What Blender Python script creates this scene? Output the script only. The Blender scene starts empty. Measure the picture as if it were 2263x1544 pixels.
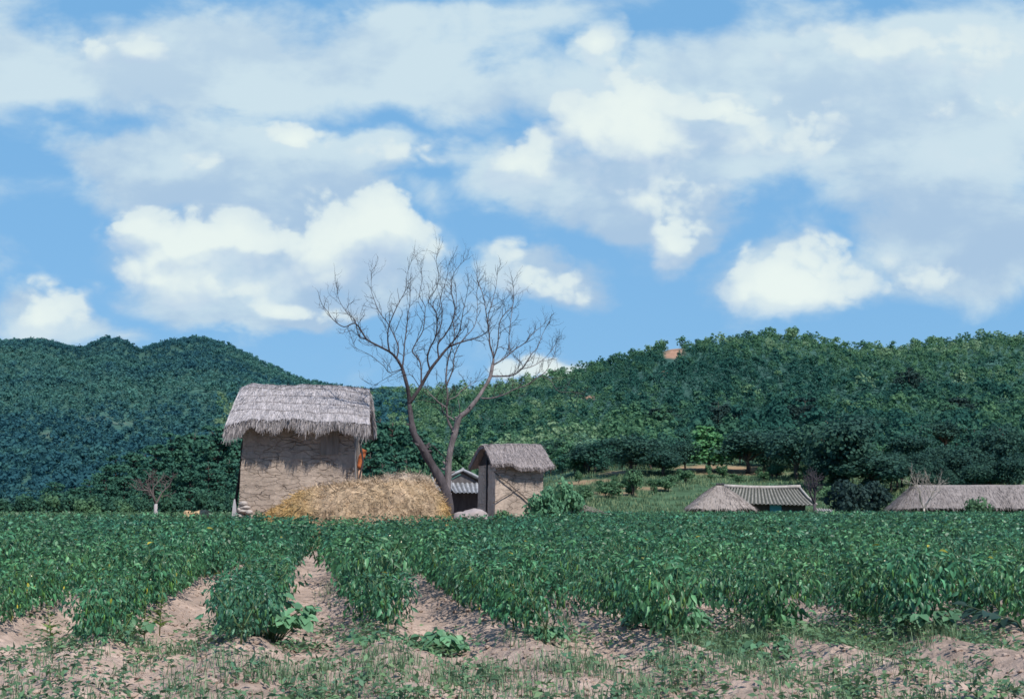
import bpy, math, random
import numpy as np
from mathutils import Vector, Matrix

RNG = np.random.default_rng(7)
random.seed(7)
SC = bpy.context.scene
COL = SC.collection
PI = math.pi

# ------------------------------------------------------------------ camera
EYE = 1.3
FPX = 2924.0
PITCH = math.atan(343.0 / FPX)
SP, CP = math.sin(PITCH), math.cos(PITCH)
cam_d = bpy.data.cameras.new('camera')
cam_d.sensor_width = 36.0
cam_d.lens = 36.0 * FPX / 2263.0
cam_d.clip_end = 8000.0
cam = bpy.data.objects.new('camera', cam_d)
cam.location = (0, 0, EYE)
cam.rotation_euler = (PI / 2 + PITCH, 0, 0)
COL.objects.link(cam)
SC.camera = cam


def ae(px, py):
    """tangents (x/y, z/y) of a sight line of the photograph"""
    xc = (px - 1131.5) / FPX
    yc = (772.0 - py) / FPX
    d = CP - yc * SP
    return xc / d, (SP + yc * CP) / d


def at(px, py, Y):
    a, e = ae(px, py)
    return np.array([a * Y, Y, EYE + e * Y])


# ------------------------------------------------------------------ noise
def _hash(ix, iy, iz, seed):
    h = (ix * 374761393 + iy * 668265263 + iz * 2147483647 + seed * 974711) & 0xFFFFFFFF
    h = ((h ^ (h >> 13)) * 1274126177) & 0xFFFFFFFF
    h = (h ^ (h >> 16)) & 0xFFFFFFFF
    return h.astype(np.float64) / 4294967295.0


def vnoise(p, seed=0):
    p = np.asarray(p, float)
    f = np.floor(p)
    i = f.astype(np.int64)
    t = p - f
    t = t * t * (3 - 2 * t)
    out = 0
    for dx in (0, 1):
        for dy in (0, 1):
            for dz in (0, 1):
                w = (t[..., 0] if dx else 1 - t[..., 0]) * (t[..., 1] if dy else 1 - t[..., 1]) * (t[..., 2] if dz else 1 - t[..., 2])
                out = out + w * _hash(i[..., 0] + dx, i[..., 1] + dy, i[..., 2] + dz, seed)
    return out


def fbm(p, octaves=4, seed=0):
    p = np.asarray(p, float)
    s, a, n = 0, 1.0, 0
    for k in range(octaves):
        s = s + a * (vnoise(p * (2.03 ** k) + 17.3 * k, seed + k) - 0.5)
        n += a
        a *= 0.5
    return s / n


def fbm2(x, y, octaves=4, seed=0, scale=1.0):
    return fbm(np.stack([np.asarray(x) * scale, np.asarray(y) * scale, np.zeros_like(np.asarray(x, float)) + 3.1], -1), octaves, seed)


def sstep(t, a=0.0, b=1.0):
    t = np.clip((np.asarray(t, float) - a) / (b - a), 0, 1)
    return t * t * (3 - 2 * t)


# ------------------------------------------------------------------ mesh builder
class MB:
    def __init__(s):
        s.V, s.C, s.T, s.Q, s.n = [], [], [], [], 0

    def add(s, V, Q=None, T=None, C=(1, 1, 1)):
        V = np.asarray(V, float).reshape(-1, 3)
        C = np.broadcast_to(np.asarray(C, float), V.shape)
        if Q is not None and len(Q):
            s.Q.append(np.asarray(Q, np.int64) + s.n)
        if T is not None and len(T):
            s.T.append(np.asarray(T, np.int64) + s.n)
        s.V.append(V)
        s.C.append(C)
        s.n += len(V)
        return s

    def arrays(s):
        V = np.concatenate(s.V) if s.V else np.zeros((0, 3))
        C = np.concatenate(s.C) if s.C else np.zeros((0, 3))
        Q = np.concatenate(s.Q) if s.Q else np.zeros((0, 4), np.int64)
        T = np.concatenate(s.T) if s.T else np.zeros((0, 3), np.int64)
        return V, C, Q, T

    def merge(s, o):
        V, C, Q, T = o.arrays()
        return s.add(V, Q, T, C)

    def scatter(s, tm, pos, R=None, scale=1.0, col=None):
        """copies of a template (V, C, Q, T) as one batch"""
        V, C, Q, T = tm
        N, n = len(pos), len(V)
        if N == 0:
            return s
        sc = np.broadcast_to(np.asarray(scale, float), (N,)) if np.ndim(scale) < 2 else np.asarray(scale)
        W = V[None] * (sc[:, None, None] if sc.ndim == 1 else sc[:, None, :])
        if R is not None:
            W = np.einsum('nij,nkj->nki', R, W)
        W = W + np.asarray(pos)[:, None, :]
        CC = np.broadcast_to(C[None], W.shape)
        if col is not None:
            CC = CC * np.asarray(col)[:, None, :]
        off = (np.arange(N) * n)[:, None, None]
        s.add(W.reshape(-1, 3), (Q[None] + off).reshape(-1, 4) if len(Q) else None,
              (T[None] + off).reshape(-1, 3) if len(T) else None, CC.reshape(-1, 3))
        return s

    def mesh(s, name, mat, smooth=True):
        V, C, Q, T = s.arrays()
        me = bpy.data.meshes.new(name)
        nq, nt = len(Q), len(T)
        me.vertices.add(len(V))
        me.vertices.foreach_set('co', V.astype(np.float32).ravel())
        loops = np.concatenate([Q.ravel(), T.ravel()]).astype(np.int32)
        me.loops.add(len(loops))
        me.loops.foreach_set('vertex_index', loops)
        me.polygons.add(nq + nt)
        start = np.concatenate([np.arange(nq) * 4, nq * 4 + np.arange(nt) * 3]).astype(np.int32)
        me.polygons.foreach_set('loop_start', start)
        me.update(calc_edges=True)
        me.polygons.foreach_set('use_smooth', np.full(nq + nt, smooth))
        at_ = me.color_attributes.new('Col', 'FLOAT_COLOR', 'POINT')
        at_.data.foreach_set('color', np.concatenate([C, np.ones((len(C), 1))], 1).astype(np.float32).ravel())
        me.materials.append(mat)
        me.validate()
        return me

    def build(s, name, mat, parent=None, smooth=True, loc=None):
        o = bpy.data.objects.new(name, s.mesh(name, mat, smooth))
        COL.objects.link(o)
        if loc is not None:
            o.location = loc
        if parent is not None:
            o.parent = parent
        return o


def tag(o, label=None, cat=None, group=None, kind=None):
    if label:
        o['label'] = label
    if cat:
        o['category'] = cat
    if group:
        o['group'] = group
    if kind:
        o['kind'] = kind
    return o


def thing(name, label, cat, loc, rotz=0.0, group=None):
    o = bpy.data.objects.new(name, None)
    o.empty_display_size = 0.2
    COL.objects.link(o)
    o.location = loc
    o.rotation_euler = (0, 0, rotz)
    return tag(o, label, cat, group)


def dup(root, loc, rotz, scale=1.0, label=None, group=None):
    r = root.copy()
    COL.objects.link(r)
    r.location = loc
    r.rotation_euler = (0, 0, rotz)
    r.scale = (scale,) * 3 if np.ndim(scale) == 0 else scale
    if label:
        r['label'] = label
    if group:
        r['group'] = group
    for ch in list(root.children):
        c = ch.copy()
        COL.objects.link(c)
        c.parent = r
    return r


def unit(v):
    v = np.asarray(v, float)
    return v / np.maximum(np.linalg.norm(v, axis=-1, keepdims=True), 1e-9)


def frames(d, n):
    """rotation matrices whose local y is d, local z close to n"""
    d = unit(d)
    x = unit(np.cross(d, n))
    z = np.cross(x, d)
    return np.stack([x, d, z], -1)


def rnd_dir(N, rng=RNG):
    return unit(rng.normal(size=(N, 3)))


def tube(mb, pts, rad, sides=6, col=(1, 1, 1), cap=True):
    pts = np.asarray(pts, float)
    n = len(pts)
    rad = np.broadcast_to(np.asarray(rad, float), (n,))
    tg = np.gradient(pts, axis=0)
    tg = unit(tg)
    ref = np.array([0.0, 0.0, 1.0]) if abs(tg[0][2]) < 0.9 else np.array([1.0, 0, 0])
    u = unit(np.cross(tg[0], ref))
    V = []
    ang = np.arange(sides) * 2 * PI / sides
    for k in range(n):
        u = unit(u - tg[k] * np.dot(u, tg[k]))
        w = np.cross(tg[k], u)
        V.append(pts[k] + rad[k] * (np.cos(ang)[:, None] * u + np.sin(ang)[:, None] * w))
    V = np.concatenate(V)
    i = np.arange(sides)
    j = (i + 1) % sides
    Q = np.concatenate([np.stack([k * sides + i, k * sides + j, (k + 1) * sides + j, (k + 1) * sides + i], -1) for k in range(n - 1)])
    T = None
    if cap:
        c0, c1 = len(V), len(V) + 1
        V = np.concatenate([V, pts[:1], pts[-1:]])
        T = np.concatenate([np.stack([np.full(sides, c0), j, i], -1), np.stack([np.full(sides, c1), (n - 1) * sides + i, (n - 1) * sides + j], -1)])
    mb.add(V, Q, T, col)


def grid_faces(nu, nv, wrap=False):
    i, j = np.meshgrid(np.arange(nu - 1), np.arange(nv if wrap else nv - 1), indexing='ij')
    i, j = i.ravel(), j.ravel()
    j2 = (j + 1) % nv
    return np.stack([i * nv + j, i * nv + j2, (i + 1) * nv + j2, (i + 1) * nv + j], -1)


def lump(mb, c, r, col, seed=0, n=12, rough=0.3, flat=0.0):
    """an uneven rounded lump (stone, clod)"""
    th = np.linspace(0, PI, n)
    ph = np.arange(n + 4) * 2 * PI / (n + 4)
    T, P = np.meshgrid(th, ph, indexing='ij')
    d = np.stack([np.sin(T) * np.cos(P), np.sin(T) * np.sin(P), np.cos(T)], -1)
    k = 1 + rough * 2 * fbm(d * 1.7 + seed * 3.7, 3, seed)
    V = d * k[..., None] * np.asarray(r) + np.asarray(c)
    mb.add(V.reshape(-1, 3), grid_faces(n, n + 4, True)[:, ::-1], None, col)


# ------------------------------------------------------------------ materials
def new_mat(name):
    m = bpy.data.materials.new(name)
    m.use_nodes = True
    nt = m.node_tree
    nt.nodes.clear()
    return m, nt, nt.nodes, nt.links


def attr_mat(name, rough=0.8, spec=0.2, transl=0.0, nscale=None, namt=0.3, stretch=(1, 1, 1), bump=0.0, bscale=None, tint=(1, 1, 1), gain=1.0):
    tint = tuple(t * gain for t in tint)
    m, nt, N, L = new_mat(name)
    out = N.new('ShaderNodeOutputMaterial')
    b = N.new('ShaderNodeBsdfPrincipled')
    b.inputs['Roughness'].default_value = rough
    b.inputs['Specular IOR Level'].default_value = spec
    ca = N.new('ShaderNodeVertexColor')
    ca.layer_name = 'Col'
    src = ca.outputs['Color']
    if nscale or bump:
        tc = N.new('ShaderNodeTexCoord')
        mp = N.new('ShaderNodeMapping')
        mp.inputs['Scale'].default_value = stretch
        L.new(tc.outputs['Object'], mp.inputs['Vector'])
    if nscale:
        nz = N.new('ShaderNodeTexNoise')
        nz.inputs['Scale'].default_value = nscale
        nz.inputs['Detail'].default_value = 5
        nz.inputs['Roughness'].default_value = 0.6
        L.new(mp.outputs['Vector'], nz.inputs['Vector'])
        mr = N.new('ShaderNodeMapRange')
        mr.inputs['From Min'].default_value = 0.3
        mr.inputs['From Max'].default_value = 0.7
        mr.inputs['To Min'].default_value = 1 - namt
        mr.inputs['To Max'].default_value = 1 + namt
        L.new(nz.outputs['Fac'], mr.inputs['Value'])
        mx = N.new('ShaderNodeVectorMath')
        mx.operation = 'SCALE'
        L.new(src, mx.inputs[0])
        L.new(mr.outputs['Result'], mx.inputs['Scale'])
        src = mx.outputs['Vector']
    if tint != (1, 1, 1):
        vm = N.new('ShaderNodeVectorMath')
        vm.operation = 'MULTIPLY'
        vm.inputs[1].default_value = tint
        L.new(src, vm.inputs[0])
        src = vm.outputs['Vector']
    L.new(src, b.inputs['Base Color'])
    if bump:
        bz = N.new('ShaderNodeTexNoise')
        bz.inputs['Scale'].default_value = bscale or nscale
        bz.inputs['Detail'].default_value = 6
        bz.inputs['Roughness'].default_value = 0.65
        L.new(mp.outputs['Vector'], bz.inputs['Vector'])
        bp = N.new('ShaderNodeBump')
        bp.inputs['Strength'].default_value = 0.9
        bp.inputs['Distance'].default_value = bump
        L.new(bz.outputs['Fac'], bp.inputs['Height'])
        L.new(bp.outputs['Normal'], b.inputs['Normal'])
    if transl:
        t = N.new('ShaderNodeBsdfTranslucent')
        L.new(src, t.inputs['Color'])
        ms = N.new('ShaderNodeMixShader')
        ms.inputs['Fac'].default_value = transl
        L.new(b.outputs['BSDF'], ms.inputs[1])
        L.new(t.outputs['BSDF'], ms.inputs[2])
        L.new(ms.outputs['Shader'], out.inputs['Surface'])
    else:
        L.new(b.outputs['BSDF'], out.inputs['Surface'])
    return m


def mud_mat(name, base, dark, scale, vstretch, crack_w, bump):
    m, nt, N, L = new_mat(name)
    out = N.new('ShaderNodeOutputMaterial')
    b = N.new('ShaderNodeBsdfPrincipled')
    b.inputs['Roughness'].default_value = 0.95
    b.inputs['Specular IOR Level'].default_value = 0.1
    tc = N.new('ShaderNodeTexCoord')
    n1 = N.new('ShaderNodeTexNoise')
    n1.inputs['Scale'].default_value = 3.0
    n1.inputs['Detail'].default_value = 4
    L.new(tc.outputs['Object'], n1.inputs['Vector'])
    ad = N.new('ShaderNodeVectorMath')
    ad.operation = 'MULTIPLY_ADD'
    ad.inputs[1].default_value = (0.25, 0.25, 0.22)
    L.new(n1.outputs['Color'], ad.inputs[0])
    L.new(tc.outputs['Object'], ad.inputs[2])
    mp = N.new('ShaderNodeMapping')
    mp.inputs['Scale'].default_value = (1, 1, vstretch)
    L.new(ad.outputs['Vector'], mp.inputs['Vector'])
    vo = N.new('ShaderNodeTexVoronoi')
    vo.feature = 'DISTANCE_TO_EDGE'
    vo.inputs['Scale'].default_value = scale
    L.new(mp.outputs['Vector'], vo.inputs['Vector'])
    cr = N.new('ShaderNodeMapRange')
    cr.interpolation_type = 'SMOOTHSTEP'
    cr.inputs['From Min'].default_value = 0.0
    cr.inputs['From Max'].default_value = crack_w
    L.new(vo.outputs['Distance'], cr.inputs['Value'])
    # the cracks come and go
    n2 = N.new('ShaderNodeTexNoise')
    n2.inputs['Scale'].default_value = 1.6
    n2.inputs['Detail'].default_value = 3
    L.new(tc.outputs['Object'], n2.inputs['Vector'])
    g = N.new('ShaderNodeMapRange')
    g.inputs['From Min'].default_value = 0.42
    g.inputs['From Max'].default_value = 0.62
    L.new(n2.outputs['Fac'], g.inputs['Value'])
    mxv = N.new('ShaderNodeMath')
    mxv.operation = 'MAXIMUM'
    L.new(cr.outputs['Result'], mxv.inputs[0])
    L.new(g.outputs['Result'], mxv.inputs[1])
    n3 = N.new('ShaderNodeTexNoise')
    n3.inputs['Scale'].default_value = 9
    n3.inputs['Detail'].default_value = 8
    n3.inputs['Roughness'].default_value = 0.7
    L.new(tc.outputs['Object'], n3.inputs['Vector'])
    r3 = N.new('ShaderNodeMapRange')
    r3.inputs['From Min'].default_value = 0.3
    r3.inputs['From Max'].default_value = 0.7
    r3.inputs['To Min'].default_value = 0.72
    r3.inputs['To Max'].default_value = 1.15
    L.new(n3.outputs['Fac'], r3.inputs['Value'])
    mc = N.new('ShaderNodeMix')
    mc.data_type = 'RGBA'
    mc.inputs['A'].default_value = (*dark, 1)
    mc.inputs['B'].default_value = (*base, 1)
    L.new(mxv.outputs['Value'], mc.inputs['Factor'])
    sc = N.new('ShaderNodeVectorMath')
    sc.operation = 'SCALE'
    L.new(mc.outputs['Result'], sc.inputs[0])
    L.new(r3.outputs['Result'], sc.inputs['Scale'])
    n4 = N.new('ShaderNodeTexNoise')
    n4.inputs['Scale'].default_value = 0.9
    n4.inputs['Detail'].default_value = 6
    n4.inputs['Roughness'].default_value = 0.65
    m4 = N.new('ShaderNodeMapping')
    m4.inputs['Scale'].default_value = (1.6, 1.6, 0.5)
    L.new(tc.outputs['Object'], m4.inputs['Vector'])
    L.new(m4.outputs['Vector'], n4.inputs['Vector'])
    r4 = N.new('ShaderNodeMapRange')
    r4.inputs['From Min'].default_value = 0.35
    r4.inputs['From Max'].default_value = 0.65
    r4.inputs['To Min'].default_value = 0.72
    r4.inputs['To Max'].default_value = 1.1
    L.new(n4.outputs['Fac'], r4.inputs['Value'])
    s4 = N.new('ShaderNodeVectorMath')
    s4.operation = 'SCALE'
    L.new(sc.outputs['Vector'], s4.inputs[0])
    L.new(r4.outputs['Result'], s4.inputs['Scale'])
    L.new(s4.outputs['Vector'], b.inputs['Base Color'])
    hsum = N.new('ShaderNodeMath')
    hsum.operation = 'MULTIPLY_ADD'
    hsum.inputs[1].default_value = 0.5
    L.new(n3.outputs['Fac'], hsum.inputs[0])
    L.new(mxv.outputs['Value'], hsum.inputs[2])
    bp = N.new('ShaderNodeBump')
    bp.inputs['Strength'].default_value = 1.0
    bp.inputs['Distance'].default_value = bump
    L.new(hsum.outputs['Value'], bp.inputs['Height'])
    L.new(bp.outputs['Normal'], b.inputs['Normal'])
    L.new(b.outputs['BSDF'], out.inputs['Surface'])
    return m


M_leaf = attr_mat('pepper_leaf', rough=0.42, spec=0.36, transl=0.26, gain=1.32)
M_broad = attr_mat('broad_leaf', rough=0.5, spec=0.35, transl=0.3, gain=1.25)
M_far = attr_mat('tree_foliage', rough=0.75, spec=0.12, transl=0.3, gain=1.55)
M_hill = attr_mat('hill_foliage', rough=0.9, spec=0.05, transl=0.38, gain=1.65)  # gain lightens the hill foliage as a stand-in for haze
M_stem = attr_mat('green_stem', rough=0.7, spec=0.2)
M_bark = attr_mat('bark', rough=0.95, spec=0.1, nscale=6.0, namt=0.35, stretch=(1, 1, 0.3), bump=0.07, bscale=11)
M_twig = attr_mat('twig_bark', rough=0.95, spec=0.1)
M_soil = attr_mat('dry_soil', rough=1.0, spec=0.05, nscale=7.0, namt=0.22, bump=0.05, bscale=11)
M_terrain = attr_mat('terrain_ground', rough=1.0, spec=0.02, nscale=0.5, namt=0.35)
M_straw = attr_mat('straw', rough=0.85, spec=0.15, transl=0.12)
M_thatch = attr_mat('thatch', rough=0.95, spec=0.08, nscale=9.0, namt=0.25, stretch=(1, 0.4, 0.4), bump=0.05, bscale=16)
M_hay = attr_mat('hay', rough=0.95, spec=0.05, nscale=7.0, namt=0.45, bump=0.08, bscale=11)
M_tile = attr_mat('roof_tile', rough=0.8, spec=0.2, nscale=5.0, namt=0.3)
M_wood = attr_mat('weathered_wood', rough=0.9, spec=0.1, nscale=8.0, namt=0.3, stretch=(1, 1, 0.2))
M_stone = attr_mat('stone', rough=0.95, spec=0.1, nscale=6.0, namt=0.25, bump=0.03, bscale=9)
M_clay = attr_mat('fired_clay', rough=0.8, spec=0.15, nscale=9.0, namt=0.3, bump=0.01, bscale=20)
M_cloth = attr_mat('straw_mat_cover', rough=0.95, spec=0.1, nscale=5.0, namt=0.15, bump=0.03, bscale=8)
M_paint = attr_mat('painted_panel', rough=0.6, spec=0.3, nscale=6.0, namt=0.1)
M_mud = mud_mat('mud_wall', (0.47, 0.375, 0.305), (0.37, 0.29, 0.235), 1.9, 3.4, 0.05, 0.05)
M_mud2 = mud_mat('smooth_mud_wall', (0.49, 0.395, 0.325), (0.36, 0.285, 0.23), 2.0, 2.4, 0.04, 0.03)

# ------------------------------------------------------------------ terrain
RIGHT = [(-900, 1112), (100, 1108), (300, 1095), (450, 1040), (560, 975), (700, 905), (830, 880), (900, 876), (1000, 873), (1100, 864),
         (1200, 846), (1270, 830), (1400, 794), (1480, 771), (1600, 759), (1680, 752), (1720, 748), (1790, 757), (1870, 780), (1960, 783),
         (2050, 770), (2195, 757), (2500, 770), (3200, 860), (4000, 1000)]
LEFT = [(-1200, 900), (-300, 790), (0, 760), (92, 757), (150, 771), (180, 776), (205, 766), (235, 752), (270, 759), (310, 780), (340, 768),
        (380, 758), (440, 751), (500, 766), (580, 806), (660, 842), (700, 850), (760, 862), (830, 868), (880, 872), (1000, 900), (1300, 960), (2000, 1080)]
FAR = [(400, 1100), (600, 960), (780, 880), (840, 858), (880, 858), (930, 866), (1100, 900), (1400, 1000), (2000, 1090)]


def table(tab):
    A = np.array([ae(*p) for p in tab])
    return A[:, 0], A[:, 1]


RA, RE = table(RIGHT)
LA, LE = table(LEFT)
FA, FE = table(FAR)
YR, YL, YF = 420.0, 860.0, 2600.0


def gz(x, y):
    x = np.asarray(x, float)
    y = np.asarray(y, float)
    yy = np.maximum(y, 5.0)
    a = x / yy
    und = 0.5 * fbm2(x, y, 3, 11, 1 / 60.0) * sstep(yy, 55, 110)
    # the hollow with the village on the right
    dip = -0.95 * sstep(a, 0.06, 0.12) * sstep(yy, 84, 100) * (1 - sstep(yy, 122, 138))
    # meadow rising to the foot of the wooded hill
    mead = 4.9 * sstep(a, -0.06, 0.1) * sstep(yy, 95, 165)
    base = und + dip + mead
    # wooded hill on the right
    zr = EYE + np.interp(a, RA, RE) * YR
    t = (yy - 150) / (YR - 150)
    up = np.clip(t, 0, 1)
    prof = 0.75 * up ** 1.15 + 0.25 * sstep(up)
    down = 1 - 0.75 * sstep(yy, YR, YR + 420)
    gul = 1 + 0.16 * fbm2(x, y, 4, 21, 1 / 70.0) * sstep(up, 0.05, 0.3) * (1 - sstep(up, 0.8, 0.98))
    hr = np.maximum(zr - 4.9 * sstep(a, -0.06, 0.1), 0) * prof * gul * np.where(yy > YR, down, 1)
    zl = EYE + np.interp(a, LA, LE) * YL
    t = np.clip((yy - 230) / (YL - 230), 0, 1)
    prof = 0.6 * t + 0.4 * sstep(t)
    gul = 1 + 0.28 * fbm2(x, y, 4, 31, 1 / 130.0) * sstep(t, 0.05, 0.3) * (1 - sstep(t, 0.8, 0.98))
    hl = np.maximum(zl, 0) * prof * gul * np.where(yy > YL, 1 - 0.8 * sstep(yy, YL, YL + 700), 1)
    zf = EYE + np.interp(a, FA, FE) * YF
    t = np.clip((yy - 1500) / (YF - 1500), 0, 1)
    hf = np.maximum(zf, 0) * sstep(t) * np.where(yy > YF, 1 - 0.8 * sstep(yy, YF, YF + 700), 1)
    return base + np.maximum(np.maximum(hr, hl), hf)


def ground_hit(px, py, y0=40.0, y1=1200.0):
    a, e = ae(px, py)
    Y = np.linspace(y0, y1, 6000)
    d = gz(a * Y, Y) - (EYE + e * Y)
    k = np.argmax(d > 0) if np.any(d > 0) else len(Y) - 1
    return np.array([a * Y[k], Y[k], float(gz(a * Y[k], Y[k]))])


SCARS = [(1490, 777, 15, 9), (1482, 786, 14, 6), (1585, 752, 8, 5), (1302, 878, 9, 4), (1110, 935, 6, 3), (1063, 925, 6, 3), (1470, 823, 5, 3)]
BARE = [(1365, 1045, 34, 5), (1400, 1051, 26, 4), (1560, 1037, 55, 9), (1630, 1037, 55, 7), (1650, 1047, 60, 3), (1700, 1046, 40, 4), (2080, 1010, 30, 12), (1850, 935, 50, 6), (1330, 1062, 34, 3), (1270, 1068, 30, 3), (1420, 1080, 40, 4), (1350, 1090, 50, 4)]
TERR = [(225, 925, 30, 4), (275, 935, 22, 3), (110, 960, 16, 4)]


def proj(x, y, z):
    """photograph position of points, used to keep clearings free of trees"""
    d = y * CP + (z - EYE) * SP
    up = -y * SP + (z - EYE) * CP
    return 1131.5 + FPX * x / d, 772 - FPX * up / d


def patch_mask(x, y, z, lst, soft=0.5):
    px, py = proj(x, y, np.asarray(z))
    m = np.zeros_like(px)
    wob = 1.7 * fbm2(px, py, 4, 5, 1 / 14.0)
    for cx, cy, rx, ry in lst:
        r = np.sqrt(((px - cx) / rx) ** 2 + ((py - cy) / ry) ** 2) + wob
        m = np.maximum(m, 1 - sstep(r, 1 - soft, 1 + soft))
    return m


def build_terrain():
    nb, ny = 560, 520
    b = np.linspace(-0.95, 0.95, nb)
    s = np.linspace(0, 1, ny)
    y = -36 + 6.0 * (np.exp(s * math.log(4800 / 6.0)) - 0.98)
    B, Y = np.meshgrid(b, y, indexing='ij')
    X = B * (Y + 40)
    Z = gz(X, Y) - 0.09 * (1 - sstep(Y, 95, 120))
    Z = np.where(Y < 4, -0.09, Z)
    n1 = fbm2(X, Y, 4, 41, 1 / 24.0)[..., None]
    n2 = fbm2(X, Y, 3, 42, 1 / 90.0)[..., None]
    grass = np.array([0.07, 0.125, 0.07]) * (1 + 0.8 * n1) + np.array([0.07, 0.05, 0.02]) * np.clip(n2 * 2.5, 0, 1)
    wood = np.array([0.05, 0.11, 0.09]) * (1 + 0.6 * n1)
    soil = np.array([0.40, 0.235, 0.16])
    dryg = np.array([0.27, 0.22, 0.12])
    hill = sstep(Y, 150, 190)[..., None]
    C = grass * (1 - hill) + wood * hill
    front = (1 - sstep(Y, 55, 90))[..., None]
    C = C * (1 - front) + np.array([0.2, 0.17, 0.12]) * front
    sm = patch_mask(X, np.maximum(Y, 5), Z, SCARS)[..., None] * (Y > 150)[..., None]
    bm = patch_mask(X, np.maximum(Y, 5), Z, BARE)[..., None] * ((Y > 95) & (Y < 330))[..., None]
    tm = patch_mask(X, np.maximum(Y, 5), Z, TERR)[..., None] * (Y > 260)[..., None]
    C = C * (1 - sm) + soil * sm
    C = C * (1 - bm) + (0.5 * soil + 0.5 * dryg) * bm
    C = C * (1 - 0.7 * tm) + np.array([0.12, 0.15, 0.12]) * 0.7 * tm
    mb = MB()
    mb.add(np.stack([X, Y, Z], -1).reshape(-1, 3), grid_faces(nb, ny)[:, ::-1], None, np.clip(C, 0.01, 1).reshape(-1, 3))
    tag(mb.build('terrain', M_terrain), kind='structure')


build_terrain()

# ------------------------------------------------------------------ the field
RD = unit(np.array([-0.1476, 1.0]))            # along the rows
RP = np.array([RD[1], -RD[0]])                 # across the rows
ROW, U0 = 1.2, 0.6


def field_z(x, y):
    u = x * RP[0] + y * RP[1]
    ridge = (0.5 + 0.5 * np.cos(2 * PI * (u - U0) / ROW)) ** 1.3
    amp = 0.15 * sstep(y, 7.0, 11.0)
    return amp * ridge + 0.07 * fbm2(x, y, 3, 51, 1 / 0.5) + 0.13 * np.abs(fbm2(x, y, 3, 52, 1 / 0.22)) * (1 - sstep(y, 25, 40)) + 0.04 * fbm2(x, y, 2, 56, 1 / 0.09) * (1 - sstep(y, 18, 24))


def build_field():
    mb = MB()
    # near part fine, far part coarser; they meet edge to edge
    for (x0, x1, nx, y0, y1, ny) in ((-9.5, 9.5, 640, 5.0, 22.0, 620), (-50, 50, 760, 22.0, 96.0, 170)):
        x = np.linspace(x0, x1, nx)
        y = np.linspace(y0, y1, ny)
        X, Y = np.meshgrid(x, y, indexing='ij')
        Z = field_z(X, Y) + 0.0
        Z = Z - 0.35 * sstep(Y, 90, 96) - 0.25 * (1 - sstep(Y, 5, 6.5)) - 0.12 * sstep(np.abs(X) / x1, 0.93, 1.0) * (Y > 22)
        n = fbm2(X, Y, 4, 53, 1.1)[..., None]
        f = fbm2(X, Y, 3, 54, 7.0)[..., None]
        C = np.array([0.405, 0.305, 0.25]) * np.clip(1 + 0.7 * n + 0.6 * f, 0.5, 1.5)
        mb.add(np.stack([X, Y, Z], -1).reshape(-1, 3), grid_faces(nx, ny)[:, ::-1], None, np.clip(C, 0.02, 1).reshape(-1, 3))
    tag(mb.build('field_soil', M_soil), kind='structure')


build_field()

# ------------------------------------------------------------------ leaf templates
def leaf_fine(L=1.0, W=0.42, droop=0.35, fold=0.12):
    """8-point leaf: base at the origin, along +y, blade folded along the midrib and drooping at the tip"""
    V = [[0, 0, 0]]
    for f, w in ((0.3, 0.9), (0.62, 0.8)):
        z = -droop * f * f * L
        for sx in (-1, 0, 1):
            V.append([sx * W * w * 0.5 * L, f * L, z + (fold * L * w if sx else 0)])
    V.append([0, L * 0.96, -droop * L])
    Q = [[1, 2, 5, 4], [2, 3, 6, 5]]
    T = [[0, 2, 1], [0, 3, 2], [4, 5, 7], [5, 6, 7]]
    return np.array(V), np.ones((8, 3)), np.array(Q), np.array(T)


def leaf_kite(L=1.0, W=0.5, fold=0.1, droop=0.15):
    V = np.array([[0, 0, 0], [0.5 * W, 0.45 * L, fold], [0, L, -droop], [-0.5 * W, 0.45 * L, fold]], float)
    return V, np.ones((4, 3)), np.array([[0, 1, 2, 3]]), np.zeros((0, 3), np.int64)


def leaf_quad():
    V = np.array([[-0.5, -0.5, 0], [0.5, -0.42, 0.06], [0.42, 0.5, 0], [-0.5, 0.4, 0.08]], float)
    return V, np.ones((4, 3)), np.array([[0, 1, 2, 3]]), np.zeros((0, 3), np.int64)


LF = leaf_fine()
LK = leaf_kite()
LQ = leaf_quad()

PEP_A = np.array([0.026, 0.090, 0.046])
PEP_B = np.array([0.070, 0.188, 0.098])
PEP_Y = np.array([0.36, 0.32, 0.05])


def pepper_leaves(rng, n, h, r, fine=True, lsize=0.095):
    """positions, frames, sizes and colours of the leaves of one pepper plant"""
    t = rng.random(n) ** 0.75
    z = (0.16 + 0.84 * t) * h
    rad = r * np.sqrt(rng.random(n)) * (0.45 + 0.75 * np.sin(np.clip(t * 1.05, 0, 1) * PI * 0.72))
    ph = rng.random(n) * 2 * PI
    P = np.stack([rad * np.cos(ph), rad * np.sin(ph), z], -1)
    out = np.stack([np.cos(ph), np.sin(ph), np.zeros(n)], -1)
    d = unit(out * 0.9 + rng.normal(0, 0.7, (n, 3)) * [1, 1, 0.6] + np.array([0, 0, -1.35]) + np.array([0, 0, 1.5]) * (t[:, None] > 0.85))
    nrm = unit(out * 0.7 + np.array([0, 0, 0.9]) + rng.normal(0, 0.65, (n, 3)))
    R = frames(d, nrm)
    s = lsize * (0.6 + 0.8 * rng.random(n)) * (1.15 - 0.35 * t)
    k = rng.random((n, 1))
    C = PEP_A * (1 - k) + PEP_B * k
    C = C * (0.6 + 0.95 * rng.random((n, 1)) ** 1.5)
    yel = rng.random(n) < 0.004
    C[yel] = PEP_Y * (0.6 + 0.5 * rng.random((yel.sum(), 1)))
    return P, R, s, C


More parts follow.
